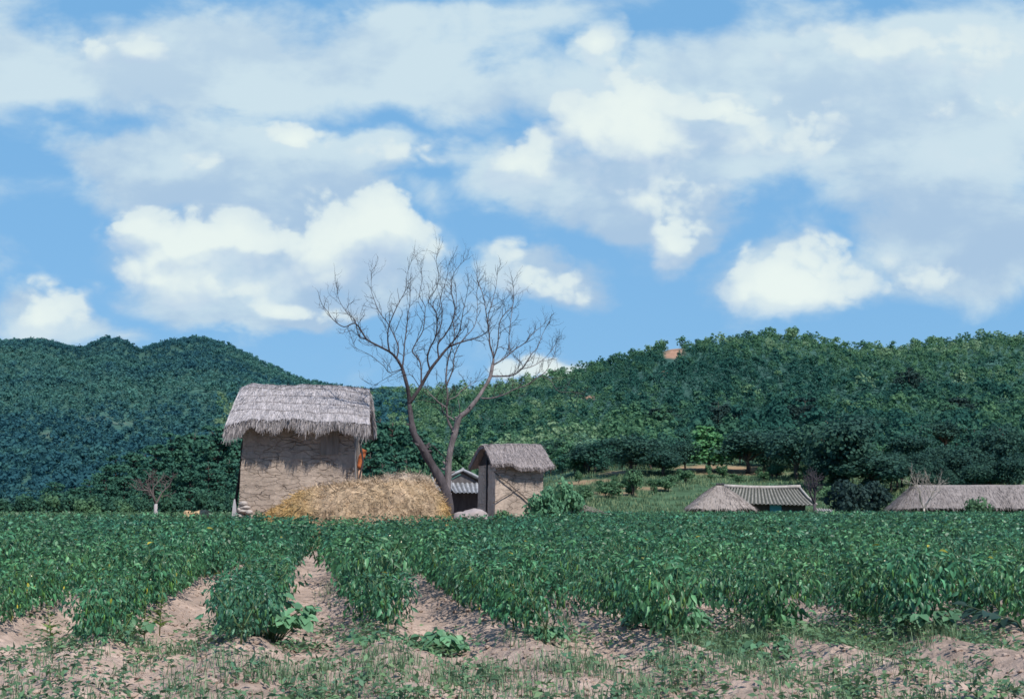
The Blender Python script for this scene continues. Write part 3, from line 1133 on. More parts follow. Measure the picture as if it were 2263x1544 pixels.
sk = MB()
stake = thing('wooden_stake', 'pale pointed wooden stake standing at the foot of the tall barn', 'stake', tuple(at(517, 1150, 44.8) * [1, 1, 0]), 0.1)
prof = [(-0.07, -0.05), (0.07, -0.05), (0.085, 0.9), (0.06, 1.28), (0.02, 1.5), (-0.015, 1.49), (-0.05, 1.25), (-0.08, 0.8)]
n = len(prof)
V = [(x, -0.035, z) for x, z in prof] + [(x, 0.035, z) for x, z in prof]
sk.add(V, [[i, (i + 1) % n, n + (i + 1) % n, n + i] for i in range(n)], [[0, i, i + 1] for i in range(1, n - 1)] + [[n, n + i + 1, n + i] for i in range(1, n - 1)], (0.42, 0.39, 0.40))
sk.build('plank', M_wood, stake, smooth=False)

STONES = [(528, 1139, 0.16, 0.09, 'flat stone at the very foot of the pale stake'), (537, 1129, 0.20, 0.075, 'long flat stone under the barn corner'), (541, 1121, 0.17, 0.075, 'rounded stone in the middle of the rubble under the barn corner'),
          (538, 1113, 0.14, 0.09, 'topmost grey stone of the rubble at the barn corner'), (550, 1131, 0.13, 0.08, 'stone at the right end of the rubble at the barn corner'), (530, 1126, 0.08, 0.09, 'small stone wedged against the pale stake')]
for i, (px, py, rx, rz, lab) in enumerate(STONES):
    p = at(px, py, 45.0)
    t = MB()
    lump(t, (0, 0, 0), (rx * 1.1, 0.22, rz * 1.1), np.array([0.40, 0.35, 0.32]), 60 + i, 14, 0.28)
    o = t.build('stone', M_stone, loc=tuple(p))
    tag(o, lab, 'stone', 'rubble stones at the barn corner')
# low plinth of packed earth that carries the stones
pb = MB()
lump(pb, (0, 0, 0), (0.55, 0.5, 0.95), np.array([0.36, 0.29, 0.25]), 71, 18, 0.18)
tag(pb.build('earth_heap', M_stone, loc=tuple(at(541, 1155, 45.55) * [1, 1, 0] + [0, 0, 0.2])), 'slumped earth at the foot of the tall barn corner', 'earth heap')


# ---- haystack
def haystack():
    Y = 40.6
    prof = [(575, 1165), (588, 1142), (612, 1124), (640, 1104), (668, 1088), (705, 1073), (760, 1063), (800, 1060), (850, 1052), (880, 1048), (915, 1049), (945, 1056), (960, 1072), (975, 1098), (990, 1128), (1002, 1165)]
    A = np.array([at(px, py, Y) for px, py in prof])
    xs, zs = A[:, 0], A[:, 2] - 0.04
    x0, x1 = xs[0], xs[-1]
    cx = (x0 + x1) / 2
    root = thing('haystack', 'long tan and golden heap of straw in front of the tall barn', 'haystack', (cx, Y, 0))
    nu, nv = 130, 60
    u = np.linspace(0, 1, nu)
    v = np.linspace(-1, 1, nv)

    def surf(U, V):
        x = x0 + (x1 - x0) * U
        top = np.interp(x, xs, zs)
        e = np.sqrt(np.maximum(1 - (2 * U - 1) ** 4, 0.02))
        ph = V * PI / 2
        yy = np.sign(np.sin(ph)) * np.abs(np.sin(ph)) ** 0.8 * 1.75 * e
        zz = top * np.abs(np.cos(ph)) ** 0.72
        P = np.stack([x, Y + yy, zz], -1)
        q = P * 1.1
        n = fbm(q, 4, 81)
        n2 = fbm(q * 4, 3, 82)
        out = unit(np.stack([0 * x, yy, zz * 0.8 + 0.2], -1))
        return P + out * (0.36 * n + 0.24 * n2)[..., None] - np.array([cx, Y, 0])

    def colr(P):
        x = P[..., 0] + cx
        z = P[..., 2]
        f = np.clip((x - x0) / (x1 - x0), 0, 1)
        n = fbm(P * 1.3, 3, 83)
        gold = np.clip(sstep(-f, -0.42, -0.14) * 1.1 + sstep(f, 0.9, 0.97) + 0.9 * n, 0, 1)[..., None]
        tan = np.array([0.56, 0.41, 0.27])
        yel = np.array([0.55, 0.36, 0.15])
        gray = np.array([0.45, 0.40, 0.36])
        topm = (sstep(z, 1.9, 2.2) * sstep(f, 0.3, 0.6))[..., None]
        c = tan * (1 - gold) + yel * gold
        c = c * (1 - topm * 0.6) + gray * topm * 0.6
        pinkish = np.clip(fbm(P * 2.2, 2, 84) * 3, 0, 1)[..., None]
        return c * (1 - 0.3 * pinkish) + np.array([0.46, 0.33, 0.25]) * 0.3 * pinkish
    U, V = np.meshgrid(u, v, indexing='ij')
    P = surf(U, V)
    mb = MB()
    mb.add(P.reshape(-1, 3), grid_faces(nu, nv), None, (colr(P) * 0.72).reshape(-1, 3))
    mb.build('straw_body', M_hay, root)
    rng = np.random.default_rng(88)
    n = 30000
    uu = rng.random(n)
    vv = -1 + 1.25 * rng.random(n)
    p = surf(uu, vv)
    p2 = surf(np.clip(uu + 0.004, 0, 1), vv)
    p3 = surf(uu, vv + 0.02)
    nr = unit(np.cross(p2 - p + 1e-6, p3 - p + 1e-6))
    nr = np.where((nr[:, 1:2] > 0) & (vv[:, None] < 0), -nr, nr)
    d = unit(rng.normal(0, 1, (n, 3)) * [1.0, 0.5, 1.0] + np.array([0, -0.2, -0.9]) - nr * 0.12)
    dk = np.clip(0.85 + 1.6 * fbm(p * 5.0, 2, 86), 0.4, 1.25)[:, None]
    c = colr(p) * dk * (0.5 + 0.95 * rng.random((n, 1)))
    sb = MB()
    straw_blades(sb, p - nr * 0.03, d, 0.07 + 0.2 * rng.random(n) + 0.08 * (rng.random(n) < 0.06), 0.010 + 0.02 * rng.random(n), c, rng)
    # straw spilled down the front in the gap between the rows
    sp = sb
    m = 700
    a, _ = ae(733, 1160)
    yy = 37.2 + 2.6 * rng.random(m)
    xx = a * yy + rng.normal(0, 0.30, m)
    zz = 0.15 + 0.55 * rng.random(m) * sstep(yy, 37.5, 39.5)
    straw_blades(sp, np.stack([xx - cx, yy - Y, zz], -1), unit(rng.normal(0, 1, (m, 3)) * [1, 1, 0.5]), 0.15 + 0.25 * rng.random(m), 0.02 + 0.02 * rng.random(m), np.array([0.52, 0.40, 0.29]) * (0.6 + 0.7 * rng.random((m, 1))), rng)
    sb.build('loose_straw', M_straw, root)


haystack()


# ---- the small barn
sb_p = at(1128, 1150, 57.2) * [1, 1, 0]
sbarn = thing('mud_barn', 'small tan mud-walled barn with smooth thatched roof right of the bare tree', 'barn', tuple(sb_p), math.radians(21))
wt = mud_walls([(-1.12, -1.1, -0.1), (1.10, -1.1, -0.1), (1.10, 1.1, -0.1), (-1.12, 1.1, -0.1)],
               [(-1.08, -1.06, 2.98), (1.08, -1.06, 2.98), (1.08, 1.06, 2.98), (-1.08, 1.06, 2.98)], 50, 60, 13, 0.03,
               gable=[(1, 2, (1.08, 0, 3.72))])
wt.build('wall', M_mud2, sbarn)
gm = MB()
gm.add([(-1.08, -1.06, 2.98), (-1.08, 1.06, 2.98), (-1.08, 0, 3.74)], None, [[0, 2, 1]], (0.045, 0.04, 0.04))  # near-black panel painted for the unlit inside of the open gable
gm.build('gable', M_wood, sbarn)
pb = MB()
tube(pb, [(-1.13, -0.12, -0.1), (-1.12, -0.12, 1.5), (-1.11, -0.12, 3.2)], 0.05, 8, (0.05, 0.045, 0.045))
pb.build('corner_post', M_wood, sbarn)
thatch_roof(sbarn, 1.32, 1.42, 1.5, 4.02, 2.98, 0.02, 14, thick=0.15, ns=60, nt=51, fringe=900, straws=4200, fl=(0.02, 0.08), col=np.array([0.36, 0.315, 0.31]), long_spots=((0.55, 0.12, 0.22),), wid=0.012)
# two poles crossed on its front


def on_front(px, py):
    """point on the small barn's front plane along a sight line"""
    th = math.radians(21)
    nrm = np.array([math.sin(th), -math.cos(th), 0])
    q = np.array([sb_p[0], sb_p[1], 0]) + nrm * 1.18
    a, e = ae(px, py)
    d = np.array([a, 1.0, e])
    o = np.array([0, 0, EYE])
    t = np.dot(q - o, nrm) / np.dot(d, nrm)
    return o + d * t


pole('leaning_pole', 'long dark pole slanting down to the right across the small barn front', on_front(1186, 1120), on_front(1091, 1041), 0.03, 0.022, (0.13, 0.105, 0.09), seed=5, bend=0.015)
pole('leaning_pole', 'shorter pole slanting up to the right across the small barn front', on_front(1089, 1111), on_front(1151, 1073), 0.022, 0.015, (0.2, 0.165, 0.14), seed=6, bend=0.012)

# heap covered with straw matting beside the small barn
hm = MB()
lump(hm, (0, 0, -0.06), (0.64, 0.5, 0.33), np.array([0.37, 0.315, 0.305]), 91, 24, 0.32)
lump(hm, (-0.42, -0.1, -0.08), (0.42, 0.4, 0.25), np.array([0.34, 0.29, 0.28]), 92, 20, 0.32)
tag(hm.build('covered_heap', M_cloth, loc=tuple(at(1046, 1140, 53))), 'low pale heap under straw matting at the foot of the small barn', 'heap')
# straw heap in the weeds on the left
hm = MB()
lump(hm, (0.16, 0, 0), (0.36, 0.3, 0.23), np.array([0.56, 0.39, 0.22]), 93, 18, 0.2)
lump(hm, (-0.36, 0.02, -0.02), (0.20, 0.2, 0.22), np.array([0.55, 0.37, 0.22]), 94, 16, 0.22)
tag(hm.build('straw_heap', M_hay, loc=tuple(at(438, 1140, 47))), 'small pale orange heap in the weeds left of the tall barn', 'heap')


# ------------------------------------------------------------------ tile roofs and houses
def tile_slope(mb, p00, p10, p01, p11, rows, colA, colB, rng, nv=14, sag=0.05, amp=0.05):
    """corrugated tile slope: p00-p10 along the eave, p01-p11 along the ridge"""
    p00, p10, p01, p11 = [np.asarray(p, float) for p in (p00, p10, p01, p11)]
    nu = rows * 6 + 1
    u = np.linspace(0, 1, nu)
    v = np.linspace(0, 1, nv)
    U, V = np.meshgrid(u, v, indexing='ij')
    P = (p00 * (1 - U[..., None]) + p10 * U[..., None]) * (1 - V[..., None]) + (p01 * (1 - U[..., None]) + p11 * U[..., None]) * V[..., None]
    nrm = unit(np.cross(p10 - p00, p01 - p00))
    if nrm[2] < 0:
        nrm = -nrm
    c = np.cos(U * rows * 2 * PI)
    bump = np.where(c > 0, np.sqrt(np.maximum(c, 0)), -0.35 * np.sqrt(np.maximum(-c, 0))) * amp
    step = ((V * nv * 0.999) % 1.0) * 0.0 + 0.015 * fbm(P * 3, 2, 3)
    P = P + nrm * (bump + step)[..., None] - np.array([0, 0, 1]) * (sag * np.sin(V * PI) + 0.03 * fbm(P * 0.8, 2, 8))[..., None]
    k = sstep(c, -0.3, 0.5)[..., None]
    C = (colB * (1 - k) + colA * k) * (0.75 + 0.5 * rng.random(U.shape)[..., None])
    mb.add(P.reshape(-1, 3), grid_faces(nu, nv), None, C.reshape(-1, 3))


def box(mb, lo, hi, col=(1, 1, 1)):
    lo, hi = np.asarray(lo, float), np.asarray(hi, float)
    V = np.array([[lo[0], lo[1], lo[2]], [hi[0], lo[1], lo[2]], [hi[0], hi[1], lo[2]], [lo[0], hi[1], lo[2]],
                  [lo[0], lo[1], hi[2]], [hi[0], lo[1], hi[2]], [hi[0], hi[1], hi[2]], [lo[0], hi[1], hi[2]]])
    mb.add(V, [[0, 3, 2, 1], [4, 5, 6, 7], [0, 1, 5, 4], [1, 2, 6, 5], [2, 3, 7, 6], [3, 0, 4, 7]], None, col)


rt = np.random.default_rng(21)
GREY = np.array([0.27, 0.275, 0.29])
GREYD = np.array([0.12, 0.125, 0.135])

# house behind the bare tree: gable end with a skirt of tiles
hp = at(1021, 1150, 76) * [1, 1, 0]
hs = thing('tiled_house', 'dark-walled house with grey tiled gable half hidden behind the small barn', 'house', tuple(hp), math.radians(4))
mb = MB()
box(mb, (-1.0, -1.2, -0.1), (1.15, 3.5, 2.1), (0.055, 0.05, 0.05))
mb.build('wall', M_wood, hs, smooth=False)
mb = MB()
# two main slopes (ridge runs away from the viewer) and the front skirt
tile_slope(mb, (-1.75, -0.9, 2.35), (-1.75, 4.0, 2.35), (0, -0.9, 3.18), (0, 4.0, 3.18), 16, GREY, GREYD, rt, amp=0.045)
tile_slope(mb, (1.75, -0.9, 2.35), (1.75, 4.0, 2.35), (0, -0.9, 3.18), (0, 4.0, 3.18), 16, GREY, GREYD, rt, amp=0.045)
tile_slope(mb, (-0.52, -2.1, 1.95), (1.5, -2.1, 1.95), (-0.82, -0.85, 2.52), (1.6, -0.85, 2.52), 9, GREY * 1.05, GREYD, rt, amp=0.05)
tile_slope(mb, (-1.42, -1.5, 2.05), (-0.62, -1.5, 2.05), (-1.75, -0.6, 2.85), (-0.62, -0.6, 2.85), 4, GREY * 1.05, GREYD, rt, amp=0.04)
rf = mb.build('roof', M_tile, hs)
gb = MB()
gb.add([(-1.1, -0.82, 2.45), (1.1, -0.82, 2.45), (0, -0.82, 3.05)], None, [[0, 1, 2]], (0.12, 0.11, 0.11))
gb.build('gable', M_wood, hs, smooth=False)
rb = MB()
for sg in (-1, 1):
    tube(rb, [(0, -0.98, 3.26), (sg * 0.5, -0.98, 3.04), (sg * 1.0, -0.98, 2.78), (sg * 1.55, -0.98, 2.5)], 0.075, 8, GREY * 1.15)
rb.build('gable_edge', M_tile, rf)
rb = MB()
tube(rb, [(0, -1.0, 3.3), (0, 1.5, 3.24), (0, 4.0, 3.3)], 0.09, 8, GREY * 1.1)
rb.build('ridge', M_tile, rf)
pb = MB()
tube(pb, [(-0.7, -1.9, -0.1), (-0.7, -1.9, 1.95)], 0.05, 8, (0.25, 0.24, 0.25))
pb.build('post', M_wood, hs)


def thatch_hip(parent, lx, ly, rx, ze, zr, seed, col, ns=96, nt=22, thick=0.16, straws=2600, jag=0.1):
    """hipped or conical thatch: eave ellipse-rectangle lx, ly, ridge half-length rx"""
    rng = np.random.default_rng(seed)

    def sf(ph, t):
        c, s_ = np.cos(ph), np.sin(ph)
        k = 1.0 / (np.abs(c) ** 3.2 + np.abs(s_) ** 3.2) ** (1 / 3.2)
        ex, ey = lx * c * k, ly * s_ * k
        rxx = np.clip(ex, -rx, rx)
        x = ex * (1 - t) + rxx * t
        y = ey * (1 - t)
        z = ze + (zr - ze) * (1 - (1 - t) ** 1.15)
        q = np.stack([x, y, z], -1)
        z = z + 0.16 * fbm(q * 0.8, 3, seed) * (1 - 0.4 * t) - jag * np.abs(fbm(q * 1.6, 3, seed + 1)) * (1 - sstep(t, 0.0, 0.25)) * 2
        return np.stack([x, y, z], -1)
    ph = np.arange(ns) * 2 * PI / ns
    t = np.linspace(0, 1, nt)
    T, P_ = np.meshgrid(t, ph, indexing='ij')
    P = sf(P_, T)
    n = fbm(P * 0.9, 3, seed + 2)[..., None]
    st = fbm(np.stack([P_ * 9, T * 1.5, T * 0], -1), 3, seed + 5)[..., None]
    mb = MB()
    mb.add(P.reshape(-1, 3), grid_faces(nt, ns, True), None, (col * (1 + 0.35 * n + 0.4 * st)).reshape(-1, 3))
    lo = P[0] - [0, 0, thick]
    lo = lo * [0.97, 0.97, 1]
    top0 = P[0]
    V = np.concatenate([top0, lo, [[0, 0, ze - thick + 0.15]]])
    i = np.arange(ns)
    j = (i + 1) % ns
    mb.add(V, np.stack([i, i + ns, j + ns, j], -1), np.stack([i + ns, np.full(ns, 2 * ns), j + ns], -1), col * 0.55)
    a = rng.random(straws) * 2 * PI
    tt = rng.random(straws) ** 1.3 * 0.95
    p0 = sf(a, tt)
    p1 = sf(a, np.maximum(tt - 0.05, -0.05))
    d = unit(p1 - p0 + rng.normal(0, 0.02, p0.shape))
    up = unit(np.stack([p0[:, 0] / lx, p0[:, 1] / ly, np.ones(straws)], -1))
    straw_blades(mb, p0 + up * 0.015, d, 0.2 + 0.35 * rng.random(straws), 0.03 + 0.03 * rng.random(straws), col * (0.6 + 0.7 * rng.random((straws, 1))), rng, up)
    return mb.build('roof', M_thatch, parent)


# round thatched hut
VY = 108.0
gv = float(gz(np.array(16.0), np.array(VY)))
p = at(1590, 1100, VY)
hut = thing('thatched_hut', 'round thatched hut in front of the tiled house beyond the field', 'hut', (p[0], p[1], gv))
zpk = at(1592, 1071, VY)[2] - gv
zev = at(1590, 1122, VY)[2] - gv
wl = mud_walls([(-2.0, -1.75, -0.1), (2.0, -1.75, -0.1), (2.0, 1.75, -0.1), (-2.0, 1.75, -0.1)], [(-2.0, -1.75, zev + 0.35), (2.0, -1.75, zev + 0.35), (2.0, 1.75, zev + 0.35), (-2.0, 1.75, zev + 0.35)], 20, 16, 33, 0.05)
wl.build('wall', M_mud2, hut)
db = MB()
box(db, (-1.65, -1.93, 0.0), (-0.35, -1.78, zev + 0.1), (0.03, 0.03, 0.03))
db.build('doorway', M_wood, hut, smooth=False)
thatch_hip(hut, 2.75, 2.5, 0.15, zev, zpk, 34, np.array([0.33, 0.285, 0.26]), jag=0.3)
kb = MB()
for k in range(3):
    lump(kb, (-0.15 + 0.22 * k, 0, zpk + 0.05), (0.14, 0.14, 0.09), np.array([0.06, 0.06, 0.065]), 300 + k, 9, 0.3)
kb.build('ridge_weight', M_stone, hut)

# tiled house with a turquoise panel
TY = 113.0
p = at(1690, 1100, TY)
th = thing('tiled_house', 'low house with mossy striped tile roof and turquoise panel under its eave', 'house', (p[0], p[1], gv), math.radians(-2))


def loc_of(px, py, Y):
    q = at(px, py, Y) - np.array([p[0], p[1], gv])
    return q


e0, e1 = loc_of(1575, 1111, TY - 2.0), loc_of(1806, 1117, TY - 2.0)
r0, r1 = loc_of(1600, 1076, TY), loc_of(1766, 1079, TY)
mb = MB()
TA, TB = np.array([0.235, 0.225, 0.20]), np.array([0.065, 0.07, 0.062])
b0, b1 = np.array([e0[0], 2.0, e0[2]]), np.array([e1[0], 2.0, e1[2]])
tile_slope(mb, e0, e1, r0, r1, 26, TA, TB, rt, amp=0.085, nv=22, sag=0.1)
tile_slope(mb, b0, b1, r0, r1, 26, TA, TB, rt, amp=0.085, nv=12, sag=0.1)
tile_slope(mb, e1, b1, r1, r1 + [0.01, 0.05, 0], 10, TA, TB, rt, amp=0.07, nv=16, sag=0.1)
tile_slope(mb, e0, b0, r0, r0 + [0.01, 0.05, 0], 10, TA, TB, rt, amp=0.07, nv=16, sag=0.1)
rf = mb.build('roof', M_tile, th)
rb = MB()
rx = np.linspace(0, 1, 14)[:, None]
line = r0 * (1 - rx) + (r1 + [0.1, 0, 0.06]) * rx
line[:, 2] += 0.10 - 0.10 * np.sin(rx[:, 0] * PI)
tube(rb, line, 0.16, 8, (0.40, 0.36, 0.33))
rb.build('ridge', M_tile, rf)
rb = MB()
tube(rb, [r1 + [0, -0.05, 0.1], (r1 + e1) / 2 + [0, 0, -0.02], e1 + [0, 0, 0.1]], 0.10, 8, (0.37, 0.35, 0.32))
rb.build('hip_ridge', M_tile, rf)
mb = MB()
box(mb, (e0[0] + 0.8, -1.3, -0.1), (e1[0] - 0.8, 1.4, e1[2] + 0.25), (0.10, 0.085, 0.075))
mb.build('wall', M_wood, th, smooth=False)
q0, q1 = loc_of(1703, 1123, TY - 1.5), loc_of(1728, 1115, TY - 1.5)
mb = MB()
box(mb, (q0[0], -1.5, q0[2] - 0.5), (q1[0], -1.32, q1[2]), (0.10, 0.34, 0.36))
mb.build('panel', M_paint, th, smooth=False)

# small lean-to at its right end
p2 = at(1822, 1110, 111)
sh = thing('lean_to_shed', 'little tile-roofed lean-to at the right end of the mossy tiled house', 'shed', (p2[0], p2[1], gv))
mb = MB()
box(mb, (-0.5, -0.5, -0.1), (0.6, 0.7, 0.95), (0.36, 0.26, 0.21))
mb.build('wall', M_mud2, sh, smooth=False)
mb = MB()
tile_slope(mb, (-0.7, -0.8, 1.0), (0.8, -0.8, 0.92), (-0.7, 0.8, 1.5), (0.8, 0.8, 1.4), 7, np.array([0.3, 0.28, 0.27]), GREYD, rt, amp=0.06)
mb.build('roof', M_tile, sh)

# long thatched house at the right edge
LY = 106.0
p3 = at(2165, 1100, LY)
lh = thing('thatched_house', 'long low house with grey-brown thatched hip roof at the right edge', 'house', (p3[0], p3[1], gv), math.radians(-2))
zr_ = at(2165, 1071, LY)[2] - gv
ze_ = at(2165, 1121, LY)[2] - gv
wl = mud_walls([(-6.2, -1.7, -0.1), (6.2, -1.7, -0.1), (6.2, 1.7, -0.1), (-6.2, 1.7, -0.1)], [(-6.2, -1.7, ze_ + 0.3), (6.2, -1.7, ze_ + 0.3), (6.2, 1.7, ze_ + 0.3), (-6.2, 1.7, ze_ + 0.3)], 40, 12, 43, 0.05)
wl.build('wall', M_mud2, lh)
mb = MB()
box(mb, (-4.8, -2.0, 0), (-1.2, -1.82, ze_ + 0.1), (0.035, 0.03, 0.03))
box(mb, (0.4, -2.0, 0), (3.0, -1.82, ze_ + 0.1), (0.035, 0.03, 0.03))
mb.build('doorway', M_wood, lh, smooth=False)
thatch_hip(lh, 7.3, 2.7, 5.0, ze_, zr_, 44, np.array([0.245, 0.215, 0.205]), ns=150, straws=5200, jag=0.22)


# ------------------------------------------------------------------ the big bare tree
def zp(X, Y):
    return 690 + X / 2.573, 520 + Y / 2.573


TREE_Y = 45.0
# (points in the enlarged view, start radius, end radius, depth drift, how many twigs)
LIMBS = {
    'A': ([(778, 1560), (768, 1490), (745, 1420), (690, 1320), (650, 1250), (615, 1190), (580, 1130), (565, 1060), (553, 960)], 0.19, 0.07, 0.0),
    'B': ([(775, 1560), (770, 1480), (772, 1380), (775, 1290), (790, 1200), (815, 1110), (835, 1040), (880, 1000), (930, 940), (970, 880), (1010, 810), (1025, 740)], 0.15, 0.055, 0.5),
    'A1': ([(553, 960), (545, 880), (525, 800), (512, 755)], 0.08, 0.062, -0.2),
    'A1a': ([(512, 755), (480, 700), (440, 662), (370, 625), (310, 590), (265, 520), (235, 500), (180, 520), (120, 480), (85, 430), (60, 400)], 0.05, 0.006, -0.9),
    'A1a2': ([(310, 590), (270, 580), (255, 540), (240, 480), (190, 430), (150, 360), (140, 290)], 0.022, 0.005, 0.6),
    'A1b': ([(512, 755), (520, 690), (525, 620), (535, 540), (545, 450), (555, 380), (560, 270)], 0.035, 0.006, 0.8),
    'A1c': ([(480, 700), (490, 640), (470, 580), (430, 500), (385, 440), (350, 360), (335, 300), (340, 200)], 0.03, 0.005, 0.5),
    'A1d': ([(440, 662), (430, 600), (435, 520), (470, 430), (500, 370), (530, 310), (540, 220), (570, 130)], 0.032, 0.005, -0.6),
    'A1e': ([(505, 760), (440, 780), (410, 745), (380, 720), (330, 680), (250, 640), (225, 590)], 0.016, 0.004, -1.2),
    'A1f': ([(505, 765), (440, 800), (390, 830), (355, 850)], 0.014, 0.004, 0.4),
    'A2': ([(555, 950), (610, 870), (670, 765), (720, 700), (770, 640), (810, 620), (870, 600), (940, 580), (990, 550), (1010, 510)], 0.075, 0.008, 0.9),
    'A2a': ([(670, 765), (655, 700), (670, 640), (700, 580), (710, 500), (705, 440), (680, 400), (660, 370), (700, 310), (720, 240), (705, 150), (715, 80)], 0.038, 0.005, -0.7),
    'A2b': ([(620, 850), (618, 740), (600, 700), (570, 660), (590, 610), (630, 540), (640, 450), (640, 400), (610, 340), (625, 250), (615, 150)], 0.032, 0.005, 1.0),
    'A2c': ([(612, 865), (570, 800), (540, 790), (500, 800)], 0.016, 0.004, -0.7),
    'A2d': ([(720, 700), (715, 620), (760, 560), (800, 480), (810, 400), (790, 320), (800, 230), (830, 180), (880, 130)], 0.035, 0.005, 0.7),
    'A2e': ([(770, 640), (830, 560), (850, 480), (860, 420), (880, 330), (890, 260)], 0.026, 0.005, -0.8),
    'A2f': ([(700, 580), (730, 520), (740, 430), (730, 350), (760, 260), (780, 150)], 0.02, 0.005, 0.5),
    'B1': ([(1025, 740), (1030, 690), (1010, 620), (1005, 550), (990, 450), (975, 350), (945, 270), (935, 200)], 0.042, 0.005, 0.7),
    'B1b': ([(1030, 700), (1055, 620), (1065, 500), (1100, 440), (1140, 400), (1145, 320), (1140, 260)], 0.026, 0.005, -0.7),
    'B1c': ([(1005, 550), (1000, 470), (1020, 390), (1045, 290), (1055, 190)], 0.024, 0.005, -0.5),
    'B2': ([(1020, 800), (1080, 800), (1140, 795), (1190, 760), (1220, 720), (1250, 670), (1280, 640), (1310, 560), (1350, 490)], 0.036, 0.005, -0.8),
    'B2b': ([(1025, 740), (1090, 700), (1150, 650), (1210, 610), (1250, 560), (1300, 520), (1330, 490)], 0.03, 0.005, 0.8),
    'B2c': ([(1120, 670), (1120, 560), (1130, 480), (1140, 400), (1145, 340)], 0.018, 0.005, 0.4),
    'B2d': ([(1190, 760), (1260, 740), (1320, 700), (1370, 640), (1400, 580)], 0.018, 0.004, 0.6),
    'B3': ([(960, 925), (1020, 925), (1090, 905), (1150, 875), (1220, 850), (1290, 800), (1330, 770), (1370, 690), (1390, 620)], 0.034, 0.005, -0.9),
    'B3b': ([(1290, 800), (1350, 820), (1400, 885), (1480, 890), (1520, 900)], 0.013, 0.004, -0.4),
    'B4': ([(812, 1120), (790, 1090), (772, 1050), (765, 980), (770, 900), (760, 830), (770, 720), (790, 650), (810, 560), (800, 480), (820, 380), (815, 280)], 0.055, 0.006, 1.0),
    'B4b': ([(765, 850), (800, 760), (810, 680), (850, 600), (920, 520), (940, 420), (935, 330), (950, 260)], 0.028, 0.005, 0.8),
    'B4c': ([(765, 980), (720, 950), (690, 920), (660, 890), (640, 860)], 0.03, 0.007, -0.6),
    'B4d': ([(770, 935), (820, 915), (850, 880), (900, 850), (940, 820)], 0.026, 0.006, 0.6),
    'B4e': ([(822, 1070), (800, 1045), (760, 1020), (745, 1000), (735, 950)], 0.03, 0.014, 0.6),
    'B5': ([(840, 1035), (838, 980), (830, 930)], 0.02, 0.005, -0.6),
    'A3': ([(640, 1190), (680, 1190), (720, 1230), (770, 1285)], 0.012, 0.016, -0.1),
}
TRUNKS = ('A', 'B')
bark_hi = np.array([0.165, 0.14, 0.14])
bark_lo = np.array([0.075, 0.064, 0.068])


